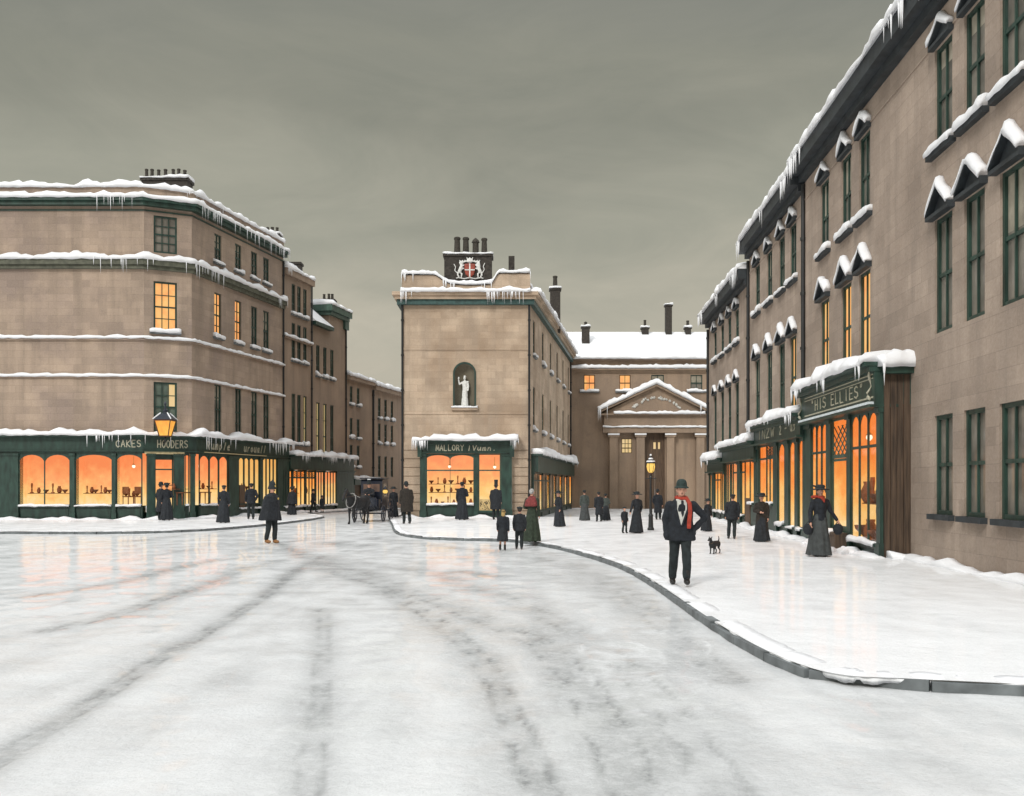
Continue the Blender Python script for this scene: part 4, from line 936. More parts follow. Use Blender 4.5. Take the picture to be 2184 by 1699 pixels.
mb = MB(); fbox(mb, FK, 0, ku(1356), dz0, kz(1088), .0, .12); fbox(mb, FK, ku(1436), FK.L, dz0, kz(1088), .0, .12); mb.build("plinth", STONE_D, Bk); snow_run([FK.pt(0, 0)[:2], FK.pt(ku(1299) - .2, 0)[:2]], 0, .16, kz(1088), .12, parent=Bk)

# ------------------------------------------------------------------ right-hand terrace
def SX(Y): return 7.58 + .0584 * Y
def WX(Y): return 8.28 + .0584 * Y
def Wy(x): return 16560 / (x - 1208.8)
def Sy(x): return 15160 / (x - 1208.8)
H1 = root("shop_building", None, "tallest right-hand house with pedimented lit windows above the large green shop", "building")
H2 = root("shop_building", None, "middle right-hand house with four window columns, between two drainpipes", "building")
H3 = root("shop_building", None, "lowest right-hand house at the far end of its terrace, beside the portico", "building")
yA, yB_, yC_, yD_ = 13.0, Wy(1716), Wy(1598), Wy(1511.5)
def house(P, Ya, Yb, zeave, z0, cols, rows, lits):
    F = Fac((WX(Ya), Ya), (WX(Yb), Yb)); c = [((y - Ya) / (Yb - Ya)) * F.L for y in cols]
    hw = .48
    ops = [(u - hw, u + hw, a, b) for u in c for a, b, h, s in rows]
    wall(F, 0, F.L, z0, zeave, ops, STONE_E, P)
    for j, (a, b, hood, s) in enumerate(rows):
        for i, u in enumerate(c):
            lit = LITW if (i, j) in lits else (LITY if (i, j) in lits.get('y', ()) else GLASS) if isinstance(lits, dict) else GLASS
            window(F, u - hw, u + hw, a, b, P, lit=lit, cols=2, rows=2, fr=.09, hood=hood, sill='dark' if s else False, sillw=.2)
    m = MB(); fbox(m, F, -.02, F.L - .01, zeave - .04, zeave + .42, -.2, .50); fbox(m, F, -.01, F.L - .02, zeave - .26, zeave - .043, 0, .22); m.build("eaves", GUTTER, P)
    m = MB(); q = [F.pt(-.02, zeave + .43, .5), F.pt(F.L, zeave + .43, .5), F.pt(F.L, zeave + 2.6, -4), F.pt(-.02, zeave + 2.6, -4), F.pt(-.02, zeave, -8), F.pt(F.L, zeave, -8)]
    m.add(q, [(0, 1, 2, 3), (3, 2, 5, 4), (1, 5, 2), (0, 3, 4)]); m.build("roof", SNOW, P)
    snow_run([(WX(Ya), Ya), (WX(Yb), Yb)], -.3, .55, zeave + .42, .34, parent=P, ic=int(F.L * 3.2), icl=.8, clusters=[.04, .08, .45, .97, .99, .995], over=.08, lump=.5)
    return F
HOOD = (.12, .44, .15); HOODS = (.08, .34, .13)
c1 = [Wy(x) for x in (2158, 2078, 2012, 1844, 1805, 1759)]
HF1 = house(H1, yA, yB_, 10.87 + 1.75 - .1, 4.6, c1, [(pz(464, Wy(1844)), pz(286, Wy(1844)), HOODS, True), (pz(790, Wy(1759)) - .3, pz(640, Wy(1759)), (.14, .52, .17), False)], {(3, 1): 1, (4, 1): 1, (5, 1): 1, 'y': ()})
c2_ = [34.3, 36.1, 38.3, 40.7]
HF2 = house(H2, yB_ + .01, yC_, 10.6 + 1.75 - .1, 3.6, c2_, [(9.2, 11.3, HOODS, True), (4.2, 7.2, HOOD, False)], {(0, 1): 1, 'y': ()})
c3_ = [45.6, 47.7, 49.9, 52.3]
HF3 = house(H3, yC_ + .01, yD_, 9.5 + 1.75 - .1, 3.0, c3_, [(8.65, 10.3, HOODS, True), (3.75, 6.75, HOODS, False)], {'y': ()})
for F, P, zt in ((HF1, H1, 12.2), (HF2, H2, 11.9), (HF3, H3, 10.8)): pipe(F, F.L - .06, 3.4, zt, P, r=.07)
m = MB(); e = HF3.pt(HF3.L, 0); m.add([(e[0], e[1], -1), (e[0], e[1], 11), (e[0] + 6, e[1] + .2, 11), (e[0] + 6, e[1] + .2, -1)], [(0, 1, 2, 3)]); m.build("wall", STONE_E, H3, recalc=False)
for F, P, zz_ in ((HF1, H1, 11.0), (HF2, H2, 10.7)):
    m = MB(); fbox(m, F, 0, F.L - .15, 11.62 if P is H1 else 11.30, 11.66 if P is H1 else 11.34, 0, .03); m.build("string_course", STONE_E, P)
# ground floor of the nearest house past the shop, plain stone
S1n, S1f = 22.6, Sy(1717.5)
FW = Fac((WX(yA), yA), (WX(S1n + .4), S1n + .4)); gw = [(y - yA) / (S1n + .4 - yA) * FW.L for y in c1[:3]]; wall(FW, 0, FW.L, -.1, 4.6, [(u - .5, u + .5, 1.1, 3.3) for u in gw], STONE_E, H1)
for u in gw: window(FW, u - .5, u + .5, 1.1, 3.3, H1, cols=2, rows=2, fr=.09, sill='dark', sillw=.10, snow=False)

def rshop(P, Ya, Yb, z_f0, z_f1, bays, snow_h, name, zsill, ic, head=None, fasc_d=.16, back=.7):
    F = Fac((SX(Ya), Ya), (SX(Yb), Yb)); S = MB(); d = .0
    fbox(S, F, 0.002, F.L, z_f0, z_f1 - .1, -back, fasc_d); fbox(S, F, -.04, F.L + .02, z_f1 - .098, z_f1, -back, fasc_d + .26); fbox(S, F, -.02, F.L + .01, z_f1 - .22, z_f1 - .101, -back, fasc_d + .12)
    fbox(S, F, -.02, F.L + .01, z_f0 - .07, z_f0 - .003, -.4, fasc_d + .12)
    hd = z_f0 - .075
    Bz = []
    for y0, y1, kind, kw in bays:
        a, b = (y0 - Ya) / (Yb - Ya) * F.L, (y1 - Ya) / (Yb - Ya) * F.L
        if kind == 'pil': pil(S, F, a, b, -.02, hd, d + .03)
        else:
            zs = kw.pop('zs', zsill)
            if kind != 'door': riser(S, F, a, b, zs, d)
            Bz.append((a, b, kind, zs, kw))
    front = S.build("shopfront", GREEN, P)
    for a, b, kind, zs, kw in Bz:
        dd = kw.pop('dd', d); shop_bay(F, a, b, zs, hd - .005, dd, front, "door" if kind == 'door' else "glass", glow=kw.pop('glow', GLOW_E), slim=True, deep=.62, **kw)
    snow_run([F.pt(-.04, 0)[:2], F.pt(F.L + .02, 0)[:2]], -back + .02, fasc_d + .28, z_f1, snow_h, parent=front, ic=ic, icl=.45, clusters=[.03, .05, .5, .9, .94, .97], over=.07, lump=.6, step=.12)
    return F, front
Y_ = Sy
RS1, R1f = rshop(H1, S1n, S1f, 3.70, 4.72, [
    (S1n, Y_(1871.3), 'pil', {}), (Y_(1871), Y_(1815), 'win', dict(lights=3, arch=True, transom=2.72, bar=.06, zs=.30)), (Y_(1814.7), Y_(1807.3), 'pil', {}),
    (Y_(1807), Y_(1773), 'door', dict(lights=1, arch=False, transom=2.45, lattice=(2.55, 3.40), panel=.62, zs=.02, dd=-.03, mat=GREEN2)), (Y_(1772.6), Y_(1763.4), 'pil', {}),
    (Y_(1763), Y_(1731), 'win', dict(lights=3, arch=True, transom=2.72, bar=.06, zs=.32)), (Y_(1730.5), S1f, 'pil', {})], .30, "s1", .45, 26)
m = MB()
for z, t in ((4.42, .012), (4.33, .010), (3.86, .02)): fbox(m, RS1, .1, RS1.L - .6, z, z + t * 2, .155, .172)
m.build("trim", GOLD, R1f)
m = MB(); fbox(m, RS1, .05, RS1.L - .3, 3.705, 3.765, .161, .30); m.build("trim", m_plain("frosted_trim", (.60, .66, .68, 1), .6, .15, 5), R1f)
m = MB()
for u in (.22, RS1.L - .2):
    m.tube([RS1.pt(u + .16 * math.sin(k * .9) * (1 if k < 4 else -1) * .5, 3.82 + k * .085, .19 + .05 * math.sin(k)) for k in range(9)], [.03 + .012 * math.sin(k * 1.3) for k in range(9)], 8)
m.build("scroll_bracket", GOLD, R1f, smooth=True)
letters(RS1, .75, RS1.L - 1.35, 3.98, .30, '"HIS ELLIES"', .165, R1f, th=.016)
RS2, R2f = rshop(H2, S1f + .02, Y_(1616), 3.35, 4.05, [
    (S1f + .02, S1f + .25, 'pil', {}), (S1f + .26, Y_(1703), 'win', dict(lights=1, arch=True, zs=.32)), (Y_(1702.7), Y_(1696), 'pil', {}), (Y_(1695.7), Y_(1683.3), 'win', dict(lights=1, arch=True, zs=.32)), (Y_(1683), Y_(1674.3), 'pil', {}),
    (Y_(1674), Y_(1659.5), 'win', dict(lights=1, arch=.5, zs=.36)), (Y_(1659), Y_(1650), 'pil', {}), (Y_(1649.5), Y_(1634.5), 'win', dict(lights=2, arch=False, transom=2.75, lattice=(2.8, 3.2), zs=1.05)), (Y_(1634), Y_(1619.5), 'win', dict(lights=1, arch=False, transom=2.75, zs=.8)), (Y_(1619), Y_(1616.1), 'pil', {})], .26, "s2", .5, 18)
letters(RS2, .5, 2.9, 3.52, .30, "2 - us", .165, R2f, th=.02); letters(RS2, 3.6, 6.6, 3.50, .34, "INZW", .165, R2f, th=.02, slant=.1)
RS3, R3f = rshop(H3, Y_(1615.8), Y_(1547), 2.85, 3.52, [
    (Y_(1615.7), Y_(1609), 'pil', {}), (Y_(1608.7), Y_(1599), 'win', dict(lights=1, arch=False, zs=1.0)), (Y_(1598.7), Y_(1588.5), 'door', dict(lights=1, arch=False, panel=1.2, zs=.02, bdoor=True)), (Y_(1588), Y_(1581), 'win', dict(lights=1, arch=False, transom=2.3)), (Y_(1580.5), Y_(1573), 'pil', {}),
    (Y_(1572.5), Y_(1563), 'win', dict(lights=1, arch=False, transom=2.3, glow=GLOW_A)), (Y_(1562.5), Y_(1557), 'win', dict(lights=2, arch=False, glow=GLOW_A)), (Y_(1556.5), Y_(1547.2), 'win', dict(lights=3, arch=False, glow=GLOW_A))], .28, "s3", .45, 6)
RS4, R4f = rshop(H3, Y_(1546.5), Y_(1512.5), 2.45, 3.05, [
    (Y_(1546.3), Y_(1544.5), 'pil', {}), (Y_(1544), Y_(1537), 'win', dict(lights=2, arch=False)), (Y_(1536.5), Y_(1524.5), 'win', dict(lights=2, arch=False, transom=2.0)), (Y_(1524), Y_(1518.5), 'pil', {}), (Y_(1518), Y_(1514.5), 'win', dict(lights=1, arch=False)), (Y_(1514), Y_(1512.6), 'pil', {})], .30, "s4", .45, 4, fasc_d=.12)
# boarded return wall of the near shop
e0 = RS1.pt(-.0, 0); m = MB(); FEnd = Fac((e0[0] + .053, S1n - .012), (e0[0] + .83, S1n - .012))
nb_ = 5
for k in range(nb_): fbox(m, FEnd, k * FEnd.L / nb_ + .006, (k + 1) * FEnd.L / nb_ - .006, -.1, 4.45, -.05, .02 + .008 * (k % 2))
m.build("end_boards", BROWN, R1f)
m = MB(); fbox(m, FEnd, -.1, FEnd.L + 6.4, 4.46, 4.58, -.35, .12)
snow_run([FEnd.pt(-.15, 0)[:2], FEnd.pt(FEnd.L + .02, 0)[:2]], -.5, .30, 4.60, .30, parent=R1f, ic=3, icl=.5, clusters=[.05], lump=.5, step=.1)
m = MB(); fbox(m, FEnd, -.05, FEnd.L, 4.42, 4.60, -.3, .24); m.build("end_cornice", GREEN, R1f)
drift([(SX(S1n - .3), S1n - .3), (SX(S1f), S1f), (SX(40), 40), (SX(50), 50)], .02, .30, -.02, .11)
drift([(e0[0] + .1, S1n - .05), (e0[0] + .9, S1n - .05)], .0, .35, -.02, .18)
drift([(WX(13), 13), (WX(22.5), 22.5)], .0, .25, -.02, .12)

# ------------------------------------------------------------------ soft bodies: people, animals, carvings
def capsule(mb, p0, p1, r0, r1, n=12):
    p0, p1 = Vector(p0), Vector(p1); d = (p1 - p0); L = d.length or 1e-5; d = d / L
    a = d.cross(Vector((0, 0, 1)));
    if a.length < .05: a = d.cross(Vector((1, 0, 0)))
    a.normalize(); b = d.cross(a); rings = []
    for t in (-1, -.85, -.5, 0): rings.append((p0 + d * r0 * t, r0 * math.sqrt(max(0.004, 1 - t * t))))
    for t in (0, .5, .85, 1): rings.append((p1 + d * r1 * t, r1 * math.sqrt(max(0.004, 1 - t * t))))
    mb.loft([[c + (a * math.cos(2 * math.pi * k / n) + b * math.sin(2 * math.pi * k / n)) * r for k in range(n)] for c, r in rings])
def ellipsoid(mb, c, r, rx=0, n=14):
    c = Vector(c); rot = Matrix.Rotation(rx, 3, 'X'); rings = []
    for i in range(1, 10):
        t = math.pi * i / 10
        rings.append([c + rot @ Vector((r[0] * math.sin(t) * math.cos(2 * math.pi * k / n), r[1] * math.sin(t) * math.sin(2 * math.pi * k / n), -r[2] * math.cos(t))) for k in range(n)])
    mb.loft(rings)
def eloft(mb, rings, n=28, fold=0, nf=9, ph=0):
    """stack of (x, y, z, rx, ry[, fold]) ellipses"""
    out = []
    for q in rings:
        x, y, z, rx, ry = q[:5]; f = q[5] if len(q) > 5 else 0
        out.append([(x + rx * (1 + f * math.sin(nf * 2 * math.pi * k / n + ph)) * math.cos(2 * math.pi * k / n), y + ry * (1 + f * math.sin(nf * 2 * math.pi * k / n + ph)) * math.sin(2 * math.pi * k / n), z) for k in range(n)])
    mb.loft(out)
def soft(name, mb, voxel, mat, parent=None, smooth=4, tf=None):
    """merge overlapping shapes into one continuous skin"""
    me = bpy.data.meshes.new(name); v = [tuple(tf @ Vector(p)) for p in mb.v] if tf else mb.v
    me.from_pydata(v, [], mb.f); bm = bmesh.new(); bm.from_mesh(me); bmesh.ops.recalc_face_normals(bm, faces=bm.faces); bm.to_mesh(me); bm.free()
    o = bpy.data.objects.new(name, me); link(o)
    r = o.modifiers.new("r", 'REMESH'); r.mode = 'VOXEL'; r.voxel_size = voxel; r.adaptivity = 0
    if smooth: k = o.modifiers.new("s", 'SMOOTH'); k.iterations = smooth; k.factor = .5
    dg = bpy.context.evaluated_depsgraph_get(); m2 = bpy.data.meshes.new_from_object(o.evaluated_get(dg)); o.modifiers.clear(); o.data = m2
    if name in ('coat', 'skirt', 'cape', 'trousers', 'shawl', 'bodice'):     # cloth folds
        n_ = len(m2.vertices); co = np.empty(n_ * 3); no = np.empty(n_ * 3); m2.vertices.foreach_get("co", co); m2.vertices.foreach_get("normal", no)
        co = co.reshape(-1, 3); no = no.reshape(-1, 3); sd = R.random() * 40; k = .017 if name in ('skirt', 'cape') else .012
        off = np.array([mnoise.noise((p[0] * 11 + sd, p[1] * 11, p[2] * (1.6 if name in ('skirt', 'cape') else 6))) for p in co]) * k
        m2.vertices.foreach_set("co", (co + no * off[:, None]).ravel())
    m2.materials.clear(); m2.materials.append(mat); m2.shade_smooth(); o.parent = parent
    return o

SKIN = m_plain("skin", (.56, .30, .21, 1), .6, .15, 20)
COAT = m_plain("dark_coat", (0.0144, 0.0173, 0.0216, 1), .9, .45, 14, .3)
COAT2 = m_plain("navy_coat", (0.0108, 0.0137, 0.0187, 1), .9, .45, 14, .3)
COATB = m_plain("brown_black_coat", (0.0216, 0.0173, 0.0130, 1), .9, .45, 14, .3)
TROU = m_plain("dark_trousers", (0.0144, 0.0202, 0.0216, 1), .9, .45, 14, .3)
GSKIRT = m_plain("grey_skirt", (.050, .056, .056, 1), .9, .3, 12, .3)
DSKIRT = m_plain("dark_skirt", (0.0158, 0.0194, 0.0238, 1), .9, .4, 12, .3)
GRDRESS = m_plain("bottle_green_dress", (.024, .036, .022, 1), .9, .4, 12, .3)
GRCOAT = m_plain("grey_green_coat", (.050, .062, .056, 1), .9, .35, 12, .3)
HATM = m_plain("felt_hat", (.014, .020, .022, 1), .85, .35, 20, .2)
HATG = m_plain("green_felt_hat", (.018, .034, .030, 1), .85, .35, 20, .2)
HAIRG = m_plain("grey_hair", (.35, .35, .34, 1), .8, .3, 30, .4)
HAIRD = m_plain("dark_hair", (.03, .022, .016, 1), .7, .4, 30, .4)
HAIRF = m_plain("fair_hair", (.40, .27, .10, 1), .7, .3, 30, .4)
RED = m_plain("red_scarf", (.29, .032, .015, 1), .85, .35, 16, .4)
SHAWL = m_plain("dull_red_shawl", (.17, .032, .030, 1), .9, .4, 16, .4)
SHIRT = m_plain("grey_white_shirt", (.50, .50, .46, 1), .8, .15, 16, .2)
BOOT = m_plain("black_boot", (.015, .014, .013, 1), .4, .3, 12)
TAN = m_plain("tan_boot", (.24, .11, .035, 1), .6, .3, 12)
BRASS = m_plain("brass", (.55, .40, .12, 1), .35, .2, 12, metal=.6)
FUR = m_plain("black_fur", (.012, .012, .013, 1), .75, .5, 18, .5)
LIP = m_plain("dark_features", (.06, .02, .015, 1), .6, .2, 20)

def person(label, x, Y, zg, H, rz, sex='m', hat='bowler', coat='long', arms=('down', 'down'), stride=.0, cm=None, lm=None, hm=None, scarf=None, shawl=None, hair=None, vox=.02, boots=BOOT, child=False, face=False, lean=0.0, hold=None, belt=False, hatsx=1.2):
    hadd = {'bowler': .075, 'top': .215, 'wide': .075, 'helmet': .165, 'cap': .04, 'straw': .06, None: .0}[hat]
    hs = 1.22 if child else 1.0
    s = H / (1.735 + hadd + (.045 if child else 0))
    tf = Matrix.Diagonal((s, s, s)).to_4x4(); vx = vox
    cm = cm or COAT; lm = lm or TROU; hm = hm or HATM
    sw = .175 if sex == 'm' else .155
    if child: sw = .165
    W = MB()     # the body, one skin
    hip, knee, ank = .90, .48, .085
    feet = []
    for sd in (-1, 1):
        fy = -stride * sd; lift = .04 if sd * stride > .12 else 0
        hx, kx, fx = sd * .085, sd * .095, sd * .105
        feet.append((sd, fx, fy, lift))
        ky = fy * .55 - .03
        capsule(W, (hx, 0, hip), (kx, ky, knee), .078, .056); capsule(W, (kx, ky, knee), (fx, fy, ank + lift), .055, .038); ellipsoid(W, (fx, fy - .06, .045 + lift), (.045, .12, .042))
    eloft(W, [(0, 0, .86, .13, .10), (0, 0, .98, .155, .11), (0, 0, 1.10, .135, .095), (0, -.01, 1.28, sw, .115), (0, 0, 1.40, sw * 1.02, .10), (0, 0, 1.46, .10, .075)])
    capsule(W, (0, .01, 1.44), (0, -.005, 1.54), .055, .052)
    hz = 1.615 + (.02 if child else 0)
    ellipsoid(W, (0, 0, hz + .015), (.074 * hs, .092 * hs, .105 * hs)); ellipsoid(W, (0, -.025, hz - .055), (.052 * hs, .062 * hs, .06 * hs))
    capsule(W, (0, -.085 * hs, hz + .012), (0, -.108 * hs, hz - .022), .011, .016); ellipsoid(W, (0, -.078 * hs, hz + .035), (.05 * hs, .02, .014))
    for sd in (-1, 1): ellipsoid(W, (sd * .077 * hs, .01, hz), (.014, .026, .034))
    AR = []
    for sd, pose in zip((-1, 1), arms):
        sh = Vector((sd * (sw + .022), 0, 1.372))
        if pose == 'down': el, ha = Vector((sd * (sw + .075), .03, 1.12)), Vector((sd * (sw + .075), -.05, .88))
        elif pose == 'swing': el, ha = Vector((sd * (sw + .06), .12 * sd, 1.12)), Vector((sd * (sw + .05), .02 + .22 * sd, .92))
        elif pose == 'pocket': el, ha = Vector((sd * (sw + .11), .06, 1.11)), Vector((sd * (sw + .03), .0, .93))
        elif pose == 'hang': el, ha = Vector((sd * (sw + .085), .03, 1.12)), Vector((sd * (sw + .07), -.01, .92))
        elif pose == 'hidden': el, ha = Vector((sd * (sw + .02), .02, 1.14)), Vector((sd * .10, -.06, 1.02))
        elif pose == 'pocketwide': el, ha = Vector((sd * (sw + .24), .09, 1.16)), Vector((sd * (sw + .04), .0, .95))
        elif pose == 'fold': el, ha = Vector((sd * (sw + .10), -.02, 1.13)), Vector((sd * .05, -.20, 1.10))
        elif pose == 'carry': el, ha = Vector((sd * (sw + .085), .03, 1.11)), Vector((sd * (sw + .12), -.06, .86))
        elif pose == 'reach': el, ha = Vector((sd * (sw + .12), -.02, 1.13)), Vector((sd * (sw + .24), -.10, .92))
        elif pose == 'rein': el, ha = Vector((sd * (sw + .06), -.08, 1.13)), Vector((sd * .10, -.36, 1.10))
        capsule(W, sh, el, .05, .04); capsule(W, el, ha, .038, .026)
        dr = (ha - el).normalized(); pc = ha + dr * .05; side = Vector((-sd, 0, 0)); bk = dr.cross(side); bk = bk if bk.y < 0 else -bk
        W2 = W; ellipsoid(W2, pc, (.030, .040, .05))
        fr = max(.009, vx * .55 / s); lat = dr.cross(Vector((1, 0, 0))).normalized()
        for i, ln in enumerate((.068, .078, .072, .056)):
            b = pc + dr * .04 + lat * (.026 - .018 * i); m_ = b + dr * ln * .5 + side * .012; e = m_ + dr * ln * .42 + side * .026
            capsule(W2, b, m_, fr, fr * .95, 7); capsule(W2, m_, e, fr * .95, fr * .8, 7)
        tb = pc - dr * .01 + lat * .034; capsule(W2, tb, tb + lat * .022 + dr * .035 + side * .01, fr * 1.1, fr * .9, 7); 
        AR.append((sd, sh, el, ha, pc))
    o = soft("person", W, vx, SKIN, None, 3, tf)
    o.location = (x, Y, zg); o.rotation_euler = (R.uniform(-.01, .035), R.uniform(-.03, .03), rz)
    tag(o, label, "person")
    def sub(name, mb, mat, v=None, sm=3): return soft(name, mb, v or vx, mat, o, sm, tf)
    # footwear and legs
    B = [MB(), MB()]
    for (sd, fx, fy, lift), b in zip(feet, B):
        ellipsoid(b, (fx, fy - .055, .052 + lift), (.054, .135, .052)); capsule(b, (fx, fy, .07 + lift), (fx, fy + .0, .22 + lift), .052, .052)
        if sex == 'm' or coat != 'none': 
            if sex == 'm': sub("boot", b, boots)
    if sex == 'm':
        T = MB()
        for sd, fx, fy, lift in feet:
            hx, kx, ky = sd * .085, sd * .097, fy * .55 - .03
            capsule(T, (hx, 0, hip), (kx, ky, knee), .105, .078); capsule(T, (kx, ky, knee), (fx, fy + .005, .13 + lift), .076, .068)
        eloft(T, [(0, 0, .82, .15, .11), (0, 0, .95, .17, .125), (0, 0, 1.06, .155, .12)])
        sub("trousers", T, lm)
    else:
        K = MB(); hem = .035 if not child else .42; hw = .30 if not child else .24
        eloft(K, [(0, 0, 1.08, .135, .11), (0, .01, .98, .165, .14), (0, .02, .80, .20, .185, .02), (0, .03, .5, .24, .24, .05), (0, .05, hem + .05, hw, hw * .98, .08), (0, .05, hem, hw * 1.01, hw, .09)], n=54, nf=9, ph=Y)
        sub("skirt", K, lm, vx * .9, 2)
        for b in B: sub("boot", b, boots)
    Cm = MB()
    def sleeves(mb, r=1.0):
        for sd, sh, el, ha, pc in AR:
            capsule(mb, sh, el, .073 * r, .062 * r); capsule(mb, el, ha, .060 * r, .048 * r)
    top = [(0, 0, 1.485, .085, .075), (0, 0, 1.46, .12, .095), (0, 0, 1.41, sw + .035, .125), (0, -.01, 1.28, sw + .035, .145)]
    if coat == 'long': eloft(Cm, [(0, .02, .40, .245, .20, .03), (0, .02, .46, .24, .195, .03), (0, .01, .75, .215, .17), (0, .0, .96, .195, .15), (0, 0, 1.10, .18, .14)] + top[::-1], n=40); sleeves(Cm)
    elif coat == 'over': eloft(Cm, [(0, .02, .50, .27, .23, .03), (0, .02, .56, .27, .225, .03), (0, .01, .85, .27, .21), (0, .0, 1.1, .26, .19)] + [(0, 0, 1.28, sw + .075, .17), (0, 0, 1.41, sw + .055, .14), (0, 0, 1.46, .13, .105), (0, 0, 1.5, .09, .08)], n=40); sleeves(Cm, 1.15)
    elif coat == 'short': eloft(Cm, [(0, .01, .76, .225, .175, .02), (0, .01, .80, .22, .17), (0, .0, .96, .195, .15), (0, 0, 1.10, .18, .14)] + top[::-1], n=40); sleeves(Cm)
    elif coat == 'jacket': eloft(Cm, [(0, .01, .90, .185, .16, .03), (0, .01, .95, .175, .15), (0, 0, 1.06, .145, .125), (0, -.01, 1.22, .165, .145)] + [(0, -.01, 1.30, sw + .025, .145), (0, 0, 1.41, sw + .03, .12), (0, 0, 1.46, .11, .09), (0, 0, 1.49, .075, .07)], n=40); sleeves(Cm, .95)
    elif coat == 'cape':
        eloft(Cm, [(0, .06, .68, .36, .30, .06), (0, .06, .74, .355, .295, .06), (0, .04, 1.0, .29, .235, .05), (0, .02, 1.25, .275, .20), (0, .01, 1.38, .27, .15), (0, .01, 1.43, .20, .12), (0, 0, 1.475, .11, .09), (0, 0, 1.5, .085, .075)], n=44, nf=7)
    elif coat == 'dress': eloft(Cm, [(0, 0, 1.0, .15, .125), (0, 0, 1.08, .14, .12), (0, -.01, 1.25, .165, .145), (0, 0, 1.41, sw + .02, .12), (0, 0, 1.46, .11, .09), (0, 0, 1.49, .075, .07)], n=36); sleeves(Cm, .95)
    elif coat == 'open':
        eloft(Cm, [(0, .02, .77, .265, .185, .02), (0, .02, .82, .26, .18), (0, .01, .97, .225, .16), (0, 0, 1.12, .20, .15)] + [(0, 0, 1.28, sw + .035, .15), (0, 0, 1.37, sw + .03, .13), (0, 0, 1.44, .13, .10), (0, 0, 1.485, .085, .08)], n=40); sleeves(Cm, .98)
        ellipsoid(Cm, (-.225, -.02, .86), (.07, .10, .085)); ellipsoid(Cm, (.205, -.02, .90), (.06, .09, .07))
    sub("coat" if coat not in ('dress', 'cape') else ("cape" if coat == 'cape' else "bodice"), Cm, cm)
    if coat == 'open':
        Sh = MB()   # shirt front showing in the open coat
        P = [(-.095, 1.47), (.095, 1.47), (.09, 1.30), (.045, 1.17), (.0, 1.03), (-.015, 1.03), (-.05, 1.17), (-.09, 1.30)]
        fy = lambda z: -.150 - .022 * max(0, min(1, (1.40 - z) / .1)) + .05 * max(0, min(1, (z - 1.38) / .1))
        Sh.loft([[(a, fy(z), z) for a, z in P], [(a, fy(z) + .06, z) for a, z in P]]); sub("shirt", Sh, SHIRT, vx * .6, 1)
        Ti = MB(); Ti.loft([[(a, fy(z) - .014, z) for a, z in ((-.012, 1.45), (.028, 1.45), (.034, 1.24), (.012, 1.17), (-.012, 1.24))], [(a, fy(z) + .01, z) for a, z in ((-.012, 1.45), (.028, 1.45), (.034, 1.24), (.012, 1.17), (-.012, 1.24))]]); sub("tie", Ti, COAT2, vx * .55, 0)
        for sd in (-1, 1):
            Lp = MB(); q = [(sd * .085, 1.44), (sd * .135, 1.38), (sd * .125, 1.28), (sd * .02 - .01, 1.01), (sd * .02 - .012, 1.06)]
            for (a0, z0), (a1, z1) in (((sd * .105, 1.43), (sd * .095, 1.28)), ((sd * .095, 1.28), (sd * .012 - .008, 1.03))): capsule(Lp, (a0, fy(z0) + .005, z0), (a1, fy(z1) + .005, z1), .024, .016, 8)
            sub("lapel", Lp, cm, vx * .8, 1)
    if scarf:
        Sc = MB()
        for k in range(16):
            a0, a1 = 2 * math.pi * k / 16, 2 * math.pi * (k + 1) / 16
            capsule(Sc, (.085 * math.cos(a0), .085 * math.sin(a0) - .005, 1.49 + .012 * math.sin(a0)), (.085 * math.cos(a1), .085 * math.sin(a1) - .005, 1.49 + .012 * math.sin(a1)), .034, .034, 8)
        if scarf == 'long':
            pp_ = [(.075, -.09, 1.49), (.125, -.165, 1.40), (.135, -.195, 1.25), (.12, -.19, 1.10), (.12, -.185, 1.00)]
            for a, b in zip(pp_, pp_[1:]):
                for off in (-.014, .014): capsule(Sc, (a[0] + off, a[1], a[2]), (b[0] + off, b[1], b[2]), .023, .023, 8)
        elif scarf == 'knot':
            capsule(Sc, (.0, -.10, 1.48), (.03, -.16, 1.37), .045, .022, 8); capsule(Sc, (.0, -.10, 1.48), (.045, -.15, 1.42), .03, .02, 8); capsule(Sc, (-.10, -.02, 1.50), (-.20, .01, 1.485), .04, .04, 8)
        sub("scarf", Sc, RED, vx * .8)
    if shawl:
        Sw = MB(); eloft(Sw, [(0, .02, 1.16, .235, .19, .05), (0, .02, 1.2, .235, .19, .05), (0, .01, 1.36, .215, .155), (0, 0, 1.44, .14, .11), (0, 0, 1.50, .085, .08)], n=40, nf=6); sub("shawl", Sw, shawl)
    if belt:
        Bt = MB(); ellipsoid(Bt, (.03, -.235, 1.33), (.03, .012, .035)); sub("badge", Bt, BRASS, .008, 0)
    # hair
    Hr = MB(); ellipsoid(Hr, (0, .022 * hs, hz + .03), (.083 * hs, .092 * hs, .10 * hs))
    if sex == 'f' : ellipsoid(Hr, (0, .09, hz + .0), (.05, .045, .05))
    if child and sex == 'f': ellipsoid(Hr, (0, .06, hz - .08), (.085, .06, .13))
    sub("hair", Hr, hair or HAIRD, vx * .8)
